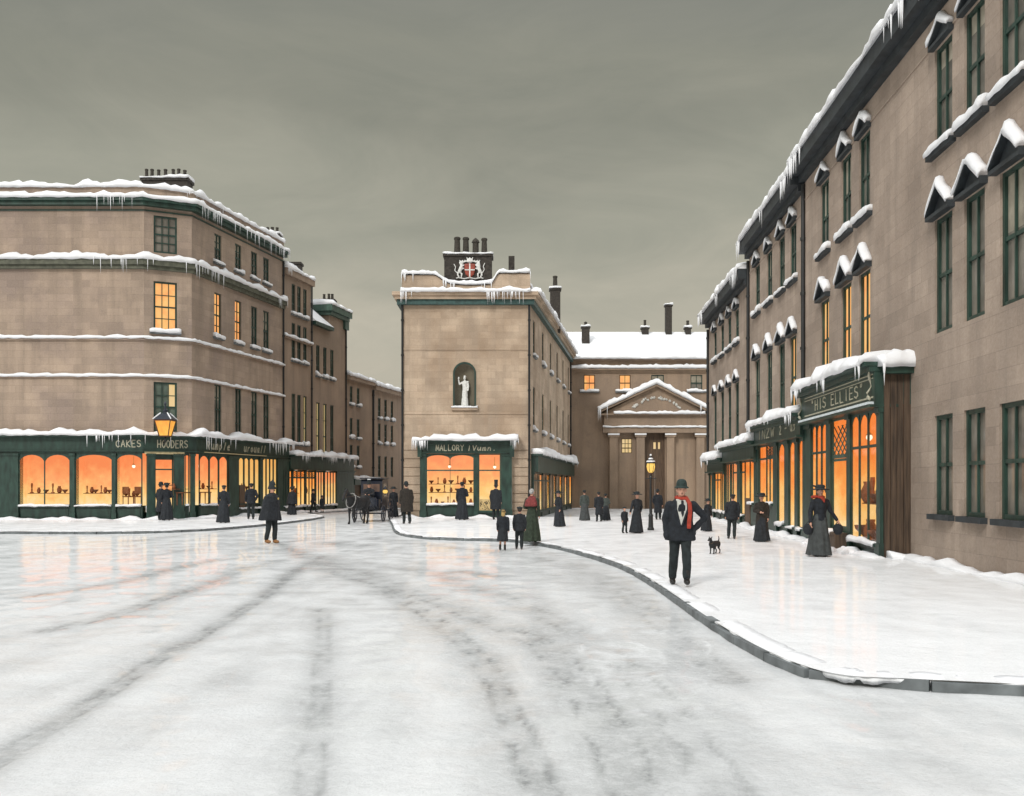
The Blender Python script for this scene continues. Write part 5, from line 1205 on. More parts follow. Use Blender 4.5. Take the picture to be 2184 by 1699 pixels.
    # hats
    if hat:
        Hm = MB(); b = hz + .045; q = hs
        if hat == 'bowler': eloft(Hm, [(0, 0, b - .005, .12 * q, .145 * q), (0, 0, b + .018, .125 * q, .15 * q), (0, .0, b + .02, .092 * q, .11 * q), (0, .0, b + .08, .09 * q, .108 * q), (0, .0, b + .13, .07 * q, .085 * q), (0, 0, b + .15, .03 * q, .04 * q)])
        elif hat == 'top': eloft(Hm, [(0, 0, b, .12, .145), (0, 0, b + .02, .125, .15), (0, 0, b + .022, .088, .104), (0, 0, b + .16, .086, .10), (0, 0, b + .275, .098, .115), (0, 0, b + .29, .09, .105)])
        elif hat == 'wide':
            eloft(Hm, [(0, 0, b + .0, .19 * hatsx, .20 * hatsx), (0, 0, b + .03, .20 * hatsx, .21 * hatsx), (0, .0, b + .036, .105, .12), (0, .0, b + .09, .10, .11), (0, .0, b + .14, .06, .07)]); ellipsoid(Hm, (.07, .02, b + .09), (.07, .06, .05)); capsule(Hm, (-.05, .03, b + .07), (-.15, .09, b + .11), .035, .02)
        elif hat == 'helmet':
            eloft(Hm, [(0, .01, b - .05, .118, .150), (0, .01, b - .03, .112, .14), (0, .005, b + .03, .10, .12), (0, 0, b + .10, .088, .102), (0, 0, b + .17, .06, .068), (0, 0, b + .205, .025, .03)]); capsule(Hm, (0, 0, b + .20), (0, 0, b + .235), .014, .016)
        elif hat == 'cap': eloft(Hm, [(0, 0, b + .0, .092 * q, .11 * q), (0, .005, b + .04, .115 * q, .125 * q), (0, .01, b + .075, .09 * q, .10 * q), (0, .01, b + .09, .03, .03)]); ellipsoid(Hm, (0, -.11 * q, b + .012), (.07, .06, .012))
        elif hat == 'straw': eloft(Hm, [(0, 0, b + .0, .17, .18), (0, 0, b + .02, .17, .18), (0, 0, b + .022, .095, .11), (0, 0, b + .09, .09, .105), (0, 0, b + .10, .08, .09)])
        h_ = sub("hat" if hat != 'helmet' else "helmet", Hm, hm, min(vx, .014), 1)
        if hat == 'helmet':
            Bd = MB(); ellipsoid(Bd, (0, -.128, b + .045), (.026, .012, .034)); soft("badge", Bd, .007, BRASS, h_, 0, tf)
    if face:
        for nm, m_, els in (("eye", LIP, [((-.030, -.083, hz + .012), (.010, .008, .007))]), ("eye", LIP, [((.030, -.083, hz + .012), (.010, .008, .007))]), ("mouth", LIP, [((0, -.085, hz - .055), (.024, .010, .006))])):
            m = MB(); [ellipsoid(m, c, r) for c, r in els]; soft(nm, m, .004, m_, o, 0, tf)
        m = MB(); capsule(m, (-.03, -.097, hz - .042), (.03, -.097, hz - .042), .009, .009, 7); soft("moustache", m, .005, HAIRD, o, 0, tf) if hat == 'helmet' else None
    return o, s, AR

def foot(x, y, zg=0.0): Y = FX * (EYE - zg) / (y - HY); return px(x, Y), Y
def ht(ytop, Y, zg=0.0): return pz(ytop, Y) - zg
D2 = math.pi
PPL = []
def put(label, x, yf, yt, rz, zg=0.0, Y=None, H=None, **kw):
    X, Y_ = foot(x, yf, zg)
    if Y: Y_ = Y; X = px(x, Y)
    return person(label, X, Y_, zg, H or ht(yt, Y_, zg), rz, **kw)

put("man in open dark suit with long red scarf, hands in pockets, walking along the kerb", 1449, 1249, 1022, rad(-5), sex='m', hat='bowler', coat='open', arms=('hang', 'pocketwide'), stride=.17, cm=COAT2, lm=TROU, hm=HATG, scarf='long', hair=HAIRD, vox=.0105, face=True)
put("policeman in tall helmet and flared dark cape, standing in the road", 577, 1159, 1023, rad(58), zg=-.1, sex='m', hat='helmet', coat='cape', arms=('hidden', 'hidden'), stride=.06, cm=COAT, lm=TROU, boots=TAN, vox=.013, belt=True, face=True)
put("woman in dark jacket, long grey skirt and red neck scarf before the right shop window", 1748, 1187.5, 1033, rad(8), sex='f', hat='wide', coat='jacket', arms=('carry', 'reach'), cm=COAT2, lm=GSKIRT, scarf='knot', vox=.0115, face=True, hatsx=1.15)
Xw, Yw = foot(1748, 1187.5)
put("man in top hat and caped coat at the right-hand door of the centre shop", 1057, 1110, 1013.5, rad(165), Y=47.2, H=2.02, sex='m', hat='top', coat='over', cm=COAT, vox=.018)
put("person in long dark coat and hat, back turned, facing the big centre shop window", 985, 1110, 1016, rad(180), Y=47.0, H=1.95, sex='f', hat='straw', coat='long', arms=('fold', 'down'), cm=COAT2, lm=DSKIRT, vox=.018)
put("stout man in bowler hat and brown-black overcoat by the left corner of the centre building", 868, 1119, 1019, rad(200), Y=42.4, H=1.93, sex='m', hat='bowler', coat='over', cm=COATB, arms=('down', 'down'), stride=.08, vox=.016)
put("dim slender figure in dark coat between the carriage and the centre building", 839.5, 1104, 1038, rad(20), sex='f', hat='wide', coat='jacket', cm=COAT, lm=DSKIRT, vox=.02)
put("small girl in flared dark coat and wide hat at the kerb, seen from behind", 1071.5, 1174, 1083, rad(172), zg=-.1, sex='f', child=True, hat='straw', coat='long', cm=COAT2, lm=DSKIRT, hair=HAIRF, vox=.012)
put("boy in flat cap and dark jacket holding the shawled woman's hand", 1107, 1172, 1078.5, rad(178), zg=-.1, sex='m', child=True, hat='cap', coat='short', cm=COAT, lm=TROU, arms=('down', 'down'), stride=.05, vox=.012)
put("bareheaded grey-haired woman in dull red shawl and long bottle-green dress", 1134.5, 1157, 1043, rad(160), sex='f', hat=None, coat='dress', cm=GRDRESS, lm=GRDRESS, shawl=SHAWL, hair=HAIRG, arms=('down', 'fold'), vox=.013)
put("woman in wide hat beside the orange side windows of the centre building", 1192, 1124, 1046, rad(-60), sex='f', hat='wide', coat='jacket', cm=COAT, lm=DSKIRT, arms=('fold', 'down'), vox=.017)
put("lone figure in long grey-green coat, leftmost on the far snow before the portico", 1247, 1111, 1045, rad(185), sex='f', hat='cap', coat='long', cm=GRCOAT, lm=GSKIRT, vox=.02)
put("man of the couple strolling on the far snow, arm linked with a woman", 1278, 1113, 1049, rad(195), sex='m', hat='cap', coat='long', cm=COAT, lm=TROU, stride=.08, vox=.02)
put("woman of the linked couple on the far snow, in dark coat and small hat", 1292.5, 1111, 1052, rad(165), sex='f', hat='straw', coat='long', cm=GRCOAT, lm=DSKIRT, arms=('fold', 'down'), vox=.02)
put("small child in dark clothes holding the wide-hatted woman's hand near the lamp post", 1332, 1138, 1090, rad(30), H=.98, sex='m', child=True, hat='cap', coat='short', cm=COAT, stride=.06, vox=.014)
put("woman in dark hat and very full long skirt walking with a small child", 1358.5, 1138, 1048, rad(25), sex='f', hat='wide', coat='jacket', cm=COAT, lm=DSKIRT, arms=('reach', 'pocket'), vox=.016)
put("dark-coated man standing just behind the lamp post", 1404, 1109, 1043, rad(160), sex='m', hat='bowler', coat='long', cm=COAT2, arms=('down', 'pocket'), vox=.019)
put("thin figure in dark clothes and feathered hat by the far end of the right-hand shops", 1508, 1134, 1063, rad(30), sex='f', hat='wide', coat='jacket', cm=COAT, lm=DSKIRT, hatsx=1.05, vox=.016)
put("man in knee-length dark coat walking away past the right-hand shops, near the dog", 1560, 1150, 1053, rad(170), sex='m', hat='cap', coat='short', cm=COAT, lm=TROU, stride=.12, arms=('down', 'down'), vox=.015)
put("dark cloaked figure in a broad hat close against the middle right-hand shop", 1625, 1156, 1051, rad(-20), sex='f', hat='wide', coat='long', cm=COATB, lm=DSKIRT, arms=('fold', 'down'), vox=.015)
put("man of the pair standing in the lit doorway under the lantern", 343, 1108, 1016, rad(150), Y=46.6, H=1.92, sex='m', hat='bowler', coat='long', cm=COAT, vox=.018)
put("woman in a very wide hat and full dark skirt in the doorway under the lantern", 355.5, 1110, 1021, rad(195), Y=46.4, H=1.88, sex='f', hat='wide', coat='jacket', cm=COAT2, lm=DSKIRT, hatsx=1.4, arms=('fold', 'down'), vox=.018)
put("person in long dark dress looking in at the three-arched window of the corner shop", 476, 1116, 1034, rad(190), sex='f', hat='cap', coat='jacket', cm=COAT, lm=DSKIRT, vox=.018)
put("man in dark jacket and cap by the brown panel of the corner shop", 535, 1108, 1030, rad(200), sex='m', hat='cap', coat='short', cm=COAT2, lm=TROU, stride=.07, arms=('pocket', 'down'), vox=.018)
put("woman in hat and wide cape before the lattice windows of the low terrace shop", 623, 1099, 1038, rad(175), sex='f', hat='wide', coat='cape', arms=('hidden', 'hidden'), cm=COAT, lm=DSKIRT, hatsx=1.05, vox=.02)
put("man in dark waistcoat walking past the low terrace shop", 668, 1094, 1043, rad(80), sex='m', hat='bowler', coat='short', cm=COAT, lm=TROU, stride=.16, arms=('swing', 'swing'), vox=.02)
put("small child in a broad round hat at the far end of the low terrace shop", 687, 1094, 1060, rad(0), H=1.12, sex='f', child=True, hat='wide', coat='short', cm=COAT, lm=DSKIRT, vox=.016)

# hand bags of the woman by the right shop
def thing(name, label, cat, group=None): return root(name, None, label, cat, group)
for dx, lab in ((-.30, "round black muff bag in the grey-skirted woman's hand towards the carriage side"), (.43, "round black bag in the grey-skirted woman's hand towards the boarded shop end")):
    t = tag(empty("handbag", (Xw + dx, Yw - .06, 0)), lab.replace(" towards the carriage side", ", on her left in view").replace(" towards the boarded shop end", ", on her right in view"), "bag")
    m = MB(); ellipsoid(m, (0, 0, .68), (.13, .085, .13)); ellipsoid(m, (0, 0, .62), (.11, .08, .09)); soft("bag_body", m, .012, COAT, t)
    m = MB(); m.tube([(-.06 + .12 * k / 8, 0, .78 + .07 * math.sin(math.pi * k / 8)) for k in range(9)], .012, 6); m.build("bag_handle", BOOT, t, smooth=True)

# ------------------------------------------------------------------ dog
Xd, Yd = foot(1525, 1181.5)
m = MB()
capsule(m, (0, -.16, .30), (0, .15, .32), .10, .085); ellipsoid(m, (0, -.15, .29), (.10, .10, .115)); capsule(m, (0, -.20, .34), (0, -.27, .44), .05, .045)
ellipsoid(m, (0, -.29, .46), (.052, .06, .052)); capsule(m, (0, -.33, .445), (0, -.40, .43), .032, .022)
for sd in (-1, 1):
    capsule(m, (sd * .03, -.27, .50), (sd * .045, -.26, .545), .018, .008)
    capsule(m, (sd * .045, -.17, .26), (sd * .05, -.16, .14), .035, .022); capsule(m, (sd * .05, -.16, .14), (sd * .05, -.17, .03), .021, .018); ellipsoid(m, (sd * .05, -.185, .018), (.022, .035, .018))
    capsule(m, (sd * .045, .14, .29), (sd * .055, .10, .18), .05, .03); capsule(m, (sd * .055, .10, .18), (sd * .055, .19, .11), .026, .019); capsule(m, (sd * .055, .19, .11), (sd * .055, .175, .03), .019, .017); ellipsoid(m, (sd * .055, .155, .018), (.022, .036, .018))
capsule(m, (0, .18, .35), (0, .24, .44), .024, .018); capsule(m, (0, .24, .44), (0, .22, .54), .018, .010)
dog = soft("dog", m, .0095, FUR, None, 3); dog.scale = (.96, .84, .82); dog.location = (Xd, Yd, 0); dog.rotation_euler = (0, 0, rad(-42)); tag(dog, "small black dog with raised tail on the snow by the right-hand shops", "dog")
m = MB()
for k in range(14):
    a0, a1 = 2 * math.pi * k / 14, 2 * math.pi * (k + 1) / 14
    capsule(m, (.056 * math.cos(a0), -.225 + .03 * math.sin(a0), .365 + .045 * math.sin(a0)), (.056 * math.cos(a1), -.225 + .03 * math.sin(a1), .365 + .045 * math.sin(a1)), .010, .010, 6)
soft("collar", m, .007, BROWN, dog, 0)

# ------------------------------------------------------------------ horse and carriage
RZ = -.1
hx, hy = px(764, 44.6), 44.6
m = MB()
ellipsoid(m, (0, .0, 1.12), (.27, .72, .30)); ellipsoid(m, (0, -.50, 1.12), (.25, .32, .34)); ellipsoid(m, (0, .55, 1.17), (.27, .36, .33)); ellipsoid(m, (0, .1, 1.0), (.24, .5, .24))
capsule(m, (0, -.68, 1.22), (0, -.98, 1.55), .20, .13); capsule(m, (0, -.98, 1.55), (0, -1.08, 1.66), .13, .10)
ellipsoid(m, (0, -1.12, 1.62), (.085, .12, .13)); capsule(m, (0, -1.16, 1.57), (0, -1.36, 1.26), .088, .058); ellipsoid(m, (0, -1.37, 1.24), (.062, .07, .075))
for sd in (-1, 1):
    capsule(m, (sd * .05, -1.05, 1.72), (sd * .075, -1.07, 1.86), .035, .010)
    up = .0 if sd < 0 else .10
    capsule(m, (sd * .14, -.55, 1.0), (sd * .15, -.58 - up, .62), .11, .065); capsule(m, (sd * .15, -.58 - up, .62), (sd * .15, -.55 - up * .2, .58 if up else .60), .064, .06)
    capsule(m, (sd * .15, -.58 - up, .60), (sd * .15, -.57 + up * .4, .16 + up), .055, .04); capsule(m, (sd * .15, -.57 + up * .4, .15 + up), (sd * .15, -.62 + up * .4, .04 + up), .05, .065)
    bk = .10 if sd < 0 else -.06
    capsule(m, (sd * .14, .60, 1.08), (sd * .15, .48 + bk, .80), .19, .11); capsule(m, (sd * .15, .48 + bk, .80), (sd * .15, .76 + bk, .56), .10, .06); capsule(m, (sd * .15, .76 + bk, .56), (sd * .15, .70 + bk, .16), .056, .042); capsule(m, (sd * .15, .70 + bk, .15), (sd * .15, .64 + bk, .04), .05, .065)
horse = soft("horse", m, .022, FUR, None, 4); horse.location = (hx, hy, RZ); horse.rotation_euler = (0, 0, rad(-24)); horse.scale = (.93, .93, .93)
tag(horse, "black harnessed carriage horse facing the square", "horse")
m = MB(); capsule(m, (0, .86, 1.30), (0, 1.0, 1.05), .05, .07); capsule(m, (0, 1.0, 1.05), (0, .98, .55), .07, .03); soft("tail", m, .02, FUR, horse)
m = MB()
for k in range(12):
    t = k / 11; capsule(m, (.0, -.62 - .40 * t, 1.38 + .36 * t), (.06 + .02 * math.sin(k), -.62 - .40 * t, 1.24 + .36 * t), .03, .02, 7)
soft("mane", m, .018, FUR, horse)
HARN = m_plain("pale_harness", (.26, .25, .24, 1), .5, .3, 9)
m = MB()
for c, rx, rz_, dy in (((0, -.66, 1.20), .27, .36, .12),):
    m.tube([(rx * math.cos(a), c[1] + dy * math.sin(a), c[2] + rz_ * math.sin(a)) for a in [2 * math.pi * k / 20 for k in range(21)]], .028, 6)
m.tube([(sd_ * .27, -.25, 1.35 - abs(0)) for sd_ in (-1,)] + [(0, -.25, 1.45), (.27, -.25, 1.35)], .02, 6)
hb = m.build("collar", HARN, horse, smooth=True)
m = MB()
m.tube([(-.09, -1.2, 1.52), (-.07, -1.30, 1.36), (.07, -1.30, 1.36), (.09, -1.2, 1.52), (.08, -1.1, 1.70), (-.08, -1.1, 1.70), (-.09, -1.2, 1.52)], .012, 6)
for sd in (-1, 1): m.tube([(sd * .10, -1.28, 1.38), (sd * .2, -.8, 1.42), (sd * .28, .2, 1.45), (sd * .2, 1.2, 1.6)], .010, 5)
m.build("bridle", BROWN, horse, smooth=True)

cx_, cy_ = px(798, 48.4), 48.4
CAR = tag(empty("carriage", (cx_, cy_, RZ), rad(-6)), "black horse-drawn carriage with a yellow lamp, left of the centre building", "carriage")
CARP = m_plain("carriage_paint", (.014, .018, .030, 1), .28, .35, 4)
m = MB()   # body: curved brougham outline lofted across its width
prof = [(-.55, .55), (-.70, .62), (-.72, .95), (-.55, 1.0), (-.52, 2.02), (-.45, 2.12), (.55, 2.16), (.70, 2.05), (.74, 1.2), (.62, .75), (.40, .55)]
m.loft([[(xx, a, b) for a, b in prof] for xx in (-.56, -.52, .52, .56)]); m.build("body", CARP, CAR)
m = MB(); m.box(-.60, .60, -.62, .80, 2.165, 2.22); rfc = m.build("roof", CARP, CAR); 
m = MB(); m.box(-.60, .60, -1.35, -.72, .60, .72); m.box(-.55, .55, -1.25, -.85, .722, 1.12); m.box(-.55, .55, -1.55, -1.36, .72, .78); m.hexa([(-.55, -1.60, .78), (.55, -1.60, .78), (.55, -1.56, .78), (-.55, -1.56, .78), (-.55, -1.75, 1.22), (.55, -1.75, 1.22), (.55, -1.71, 1.22), (-.55, -1.71, 1.22)]); m.build("driving_seat", CARP, CAR)
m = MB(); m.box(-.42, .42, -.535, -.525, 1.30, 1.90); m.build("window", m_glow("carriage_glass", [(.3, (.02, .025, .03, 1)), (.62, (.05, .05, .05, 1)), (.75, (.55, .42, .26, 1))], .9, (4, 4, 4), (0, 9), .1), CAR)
for sd in (-1, 1):
    m = MB(); m.box(sd * .563 - .006, sd * .563 + .006, -.30, .40, 1.25, 1.92); m.build("window", GLASS, CAR)
m = MB(); m.tube([(0, -1.3, .52), (0, .9, .55)], .05, 8); m.tube([(-.72, -1.05, .42), (.72, -1.05, .42)], .035, 8); m.tube([(-.78, .55, .56), (.78, .55, .56)], .035, 8); m.build("undercarriage", CARP, CAR)
for sd in (-1, 1):
    for wy, wr in ((-1.05, .42), (.55, .56)):
        m = MB(); X0 = sd * .74
        m.tube([(X0, wy + wr * math.cos(a), wr + wr * .985 * math.sin(a)) for a in [2 * math.pi * k / 28 for k in range(29)]], .030, 8)
        wl_ = m.build("wheel", CARP, CAR, smooth=True)
        m = MB()
        for k in range(12): a = 2 * math.pi * k / 12; m.tube([(X0, wy, wr), (X0, wy + wr * .96 * math.cos(a), wr + wr * .96 * math.sin(a))], .014, 5)
        m.tube([(X0 - .08, wy, wr), (X0 + .08, wy, wr)], .06, 10); m.build("spokes", CARP, wl_)
    m = MB(); m.tube([(sd * .40, -1.3, .62), (sd * .42, -2.4, .95), (sd * .36, -4.0, 1.05)], .028, 7); m.build("shaft", CARP, CAR)
m = MB(); m.tube([(.56, -.52, 1.5), (.68, -.56, 1.5)], .02, 6); m.lathe((.72, -.56, 1.60), [(.07, 0), (.10, .02), (.10, .05), (.05, .14), (.03, .18)], 8); m.lathe((.72, -.56, 1.36), [(.02, 0), (.06, .03), (.07, .06)], 8); lc = m.build("lamp", CARP, CAR)
m = MB(); m.lathe((.72, -.56, 1.42), [(.07, 0), (.125, .06), (.125, .13), (.08, .18)], 8); m.build("lamp_glass", LAMPG, lc)
a6 = rad(-6); 
dX = cx_ + 1.02 * math.sin(a6) * 1 ; dY = cy_ - 1.02 * math.cos(a6)
# the driver, seated
def driver():
    m = MB()
    eloft(m, [(0, .05, 1.12, .17, .17), (0, .05, 1.25, .17, .14), (0, .02, 1.45, .17, .12), (0, 0, 1.60, .18, .11), (0, 0, 1.68, .08, .07)])
    capsule(m, (0, 0, 1.66), (0, 0, 1.74), .055, .05); ellipsoid(m, (0, 0, 1.83), (.075, .092, .115)); capsule(m, (0, -.085, 1.83), (0, -.105, 1.80), .012, .016)
    for sd in (-1, 1):
        capsule(m, (sd * .09, 0, 1.18), (sd * .12, -.38, 1.20), .09, .07); capsule(m, (sd * .12, -.38, 1.20), (sd * .12, -.44, .86), .065, .045); ellipsoid(m, (sd * .12, -.50, .82), (.05, .11, .045))
        capsule(m, (sd * .20, 0, 1.58), (sd * .25, -.10, 1.36), .055, .045); capsule(m, (sd * .25, -.10, 1.36), (sd * .10, -.34, 1.36), .042, .032); ellipsoid(m, (sd * .09, -.38, 1.36), (.04, .05, .04))
    o = soft("person", m, .018, SKIN); o.location = (dX, dY, RZ); o.rotation_euler = (0, 0, a6); tag(o, "coachman in top hat and dark coat on the carriage's driving seat", "person")
    m = MB()
    eloft(m, [(0, .03, 1.10, .26, .22), (0, .04, 1.25, .23, .19), (0, .02, 1.45, .21, .16), (0, 0, 1.60, .22, .14), (0, 0, 1.68, .11, .10), (0, 0, 1.71, .08, .08)])
    for sd in (-1, 1):
        capsule(m, (sd * .20, 0, 1.58), (sd * .25, -.10, 1.36), .08, .065); capsule(m, (sd * .25, -.10, 1.36), (sd * .10, -.34, 1.36), .062, .05); capsule(m, (sd * .09, 0, 1.18), (sd * .12, -.38, 1.20), .12, .10); capsule(m, (sd * .12, -.38, 1.20), (sd * .12, -.44, .86), .085, .075)
    soft("coat", m, .018, COAT, o)
    m = MB(); b = 1.875; eloft(m, [(0, 0, b, .12, .145), (0, 0, b + .02, .125, .15), (0, 0, b + .022, .088, .104), (0, 0, b + .14, .086, .10), (0, 0, b + .235, .098, .115), (0, 0, b + .25, .09, .105)]); h = soft("hat", m, .014, HATM, o, 1)
    m = MB(); ellipsoid(m, (0, 0, b + .255), (.10, .115, .03)); soft("snow_cap", m, .012, SNOW, h, 1)
driver()

# ------------------------------------------------------------------ lamps
YL = 36.2; XLm = px(1388, YL)
L = tag(empty("street_lamp", (XLm, YL, 0)), "black street lamp with a round amber lantern on the snow before the portico", "street lamp")
m = MB(); m.lathe((0, 0, -.02), [(.13, 0), (.13, .10), (.10, .14), (.085, .55), (.10, .60), (.06, .66), (.048, 1.4), (.042, 2.05), (.07, 2.07), (.05, 2.12), (.05, 2.2)], 12); m.tube([(-.22, 0, 2.0), (.22, 0, 2.0)], .018, 6); m.build("post", DARK, L)
zl = pz(1009, YL)
m = MB(); m.lathe((0, 0, zl), [(.07, 0), (.135, .09), (.165, .24), (.145, .36), (.10, .44)], 10); m.build("lamp_glass", LAMPG, L)
m = MB(); m.lathe((0, 0, zl - .06), [(.05, 0), (.08, .03), (.08, .06)], 10)
for k in range(6): a = 2 * math.pi * k / 6; m.tube([(.07 * math.cos(a), .07 * math.sin(a), zl), (.14 * math.cos(a), .14 * math.sin(a), zl + .09), (.17 * math.cos(a), .17 * math.sin(a), zl + .24), (.15 * math.cos(a), .15 * math.sin(a), zl + .37)], .010, 5)
m.build("lamp_frame", m_plain("rusty_iron", (.07, .025, .015, 1), .6, .3, 9), L)
m = MB(); m.lathe((0, 0, zl + .36), [(.19, 0), (.19, .03), (.10, .16), (.05, .20), (.05, .25), (.02, .34)], 10); cp = m.build("cap", DARK, L)
m = MB(); ellipsoid(m, (0, 0, zl + .43), (.18, .18, .06)); ellipsoid(m, (0, 0, zl + .52), (.10, .10, .07)); ellipsoid(m, (0, 0, zl + .68), (.045, .045, .055)); soft("snow_cap", m, .02, SNOW, cp)

lp = FA1.pt(FA1.ux(352.5, 1.15), 0, 1.15); LW = tag(empty("wall_lantern", (lp[0], lp[1], 0)), "big four-sided lantern with amber glass above the corner shop's door", "lantern")
YLn = lp[1]; zb, zt_, zcap, zf = pz(932, YLn), pz(898, YLn), pz(883, YLn), pz(864, YLn)
def frus(mb, r0, r1, z0, z1): mb.hexa([(-r0, -r0, z0), (r0, -r0, z0), (r0, r0, z0), (-r0, r0, z0), (-r1, -r1, z1), (r1, -r1, z1), (r1, r1, z1), (-r1, r1, z1)])
m = MB(); frus(m, .215, .385, zb + .05, zt_); m.build("lamp_glass", LAMPG, LW)
m = MB(); frus(m, .23, .24, zb, zb + .05)
for sx in (-1, 1):
    for sy in (-1, 1): m.tube([(sx * .22, sy * .22, zb), (sx * .40, sy * .40, zt_ + .02)], .028, 6)
frus(m, .42, .42, zt_ - .02, zt_ + .05); m.build("lamp_frame", m_plain("bronze_frame", (.085, .03, .014, 1), .5, .3, 9), LW)
m = MB(); frus(m, .46, .16, zt_ + .052, zcap); frus(m, .10, .10, zcap + .002, zcap + .12); m.lathe((0, 0, zcap + .12), [(.14, 0), (.14, .06), (.05, .12), (.04, zf - zcap - .12), (.07, zf - zcap - .06), (.01, zf - zcap + .06)], 10); cp = m.build("cap", m_plain("blue_black_iron", (.016, .022, .035, 1), .45, .3, 8), LW)
m = MB()
for sx in (-1, 1):
    for sy in (-1, 1): m.tube([(sx * .45, sy * .45, zt_ + .07), (sx * .17, sy * .17, zcap + .03)], .035, 6)
m.build("snow_cap", SNOW, cp, smooth=True)
m = MB(); n_ = FA1.n; m.tube([(0, 0, zb - .0), (0, 0, zb - .14), (-n_.x * .5, -n_.y * .5, zb - .30), (-n_.x * .80, -n_.y * .80, zb - .32)], .04, 8); m.build("bracket", DARK, LW, smooth=True)

# ------------------------------------------------------------------ statue, coat of arms
sx_ = FF.ux(991) ; sp = FF.pt(sx_, 0, -.22); ST = tag(empty("statue", (sp[0], sp[1], nz0)), "white robed statue with one arm raised in the arched niche", "statue")
m = MB()
eloft(m, [(0, 0, .0, .21, .17, .03), (0, 0, .10, .20, .165, .04), (0, 0, .45, .17, .14, .05), (0, 0, .62, .14, .12)], n=40); m.build("pedestal", STATUE, ST, smooth=True)
m = MB()
eloft(m, [(0, 0, .55, .15, .13, .05), (0, 0, .75, .155, .13, .06), (.01, 0, 1.0, .13, .11, .05), (.0, 0, 1.18, .14, .11, .03), (0, 0, 1.36, .17, .11), (0, 0, 1.44, .10, .08), (0, 0, 1.47, .05, .05)], n=40)
capsule(m, (0, 0, 1.44), (-.01, 0, 1.52), .05, .045); ellipsoid(m, (-.01, -.01, 1.60), (.075, .085, .105)); ellipsoid(m, (.0, 0, 1.70), (.075, .08, .05))
capsule(m, (-.15, 0, 1.36), (-.29, -.04, 1.26), .055, .045); capsule(m, (-.29, -.04, 1.26), (-.34, -.06, 1.50), .045, .035); ellipsoid(m, (-.335, -.06, 1.58), (.045, .035, .055))
for k in range(4): capsule(m, (-.36 + .018 * k, -.06, 1.60), (-.375 + .028 * k, -.06, 1.67), .012, .009, 6)
capsule(m, (.16, 0, 1.37), (.20, -.05, 1.12), .055, .045); capsule(m, (.20, -.05, 1.12), (.10, -.15, 1.02), .04, .035); ellipsoid(m, (.17, -.02, 1.40), (.06, .06, .05))
for k in range(5): capsule(m, (.21 - .03 * k, -.1, 1.1 - .02 * k), (.19 - .02 * k, -.16, .9), .022, .016, 7)
soft("figure", m, .014, STATUE, ST, 2)
yk = Yk + .3 - .5 - .02
ARM = MB(); shd = [(-.29, .36), (0, .40), (.29, .36), (.29, .0), (.22, -.22), (0, -.40), (-.22, -.22), (-.29, .0)]
ox, oz = px(1002, yk), pz(578, yk)
ARM.loft([[(ox + a, yk + .03, oz + b) for a, b in shd], [(ox + a, yk - .05, oz + b) for a, b in shd], [(ox + a * .8, yk - .08, oz + b * .8) for a, b in shd]])
AR_ = ARM.build("coat_of_arms", m_plain("red_shield", (.27, .050, .028, 1), .55, .3, 6), M_)
m = MB(); m.box(ox - .035, ox + .035, yk - .095, yk - .02, oz - .36, oz + .38); m.box(ox - .27, ox - .036, yk - .094, yk - .02, oz - .0, oz + .06); m.box(ox + .036, ox + .27, yk - .094, yk - .02, oz, oz + .06); m.build("cross", STATUE, AR_)
for sd, nm in ((-1, "lion"), (1, "unicorn")):
    m = MB(); q = lambda a, b: (ox + sd * a, yk - .05, oz + b)
    capsule(m, q(.56, -.05), q(.46, .22), .10, .09); capsule(m, q(.46, .22), q(.48, .38), .08, .06)
    if nm == "lion":
        ellipsoid(m, q(.47, .42), (.12, .07, .12)); ellipsoid(m, q(.40, .42), (.06, .05, .05)); m_t = [q(.68, -.15), q(.82, .0), q(.78, .2), q(.86, .34)]
    else:
        capsule(m, q(.48, .40), q(.36, .34), .055, .035); capsule(m, q(.47, .45), q(.44, .66), .02, .006); capsule(m, q(.52, .42), q(.56, .2), .04, .03); m_t = [q(.68, -.15), q(.80, .05), q(.74, .22), q(.82, .40)]
    for a, b in ((q(.46, .2), q(.32, .30)), (q(.48, .08), q(.33, .12)), (q(.58, -.06), q(.44, -.18)), (q(.44, -.18), q(.46, -.36)), (q(.62, -.08), q(.66, -.24)), (q(.66, -.24), q(.58, -.38))): capsule(m, a, b, .05, .035)
    for a, b in zip(m_t, m_t[1:]): capsule(m, a, b, .028, .028, 7)
    soft(nm, m, .018, STATUE, AR_, 1)
m = MB(); ellipsoid(m, (ox, yk - .03, oz + .52), (.20, .09, .09)); ellipsoid(m, (ox, yk - .03, oz + .62), (.13, .08, .07))
for k in (-1, 0, 1): capsule(m, (ox + .12 * k, yk - .04, oz + .56), (ox + .16 * k, yk - .04, oz + .72), .035, .025, 7)
for sd in (-1, 1):
    for k in range(5): capsule(m, (ox + sd * (.2 + .07 * k), yk - .03, oz + .50 - .02 * k), (ox + sd * (.27 + .07 * k), yk - .03, oz + .56 - .05 * (k % 2)), .035, .03, 7)
soft("crown", m, .018, STATUE, AR_, 1)
m = MB(); m.tube([(ox - .75 + .15 * k, yk - .03, oz - .42 + .03 * math.sin(k * 1.6)) for k in range(11)], .035, 7); m.build("ribbon", STATUE, AR_, smooth=True)

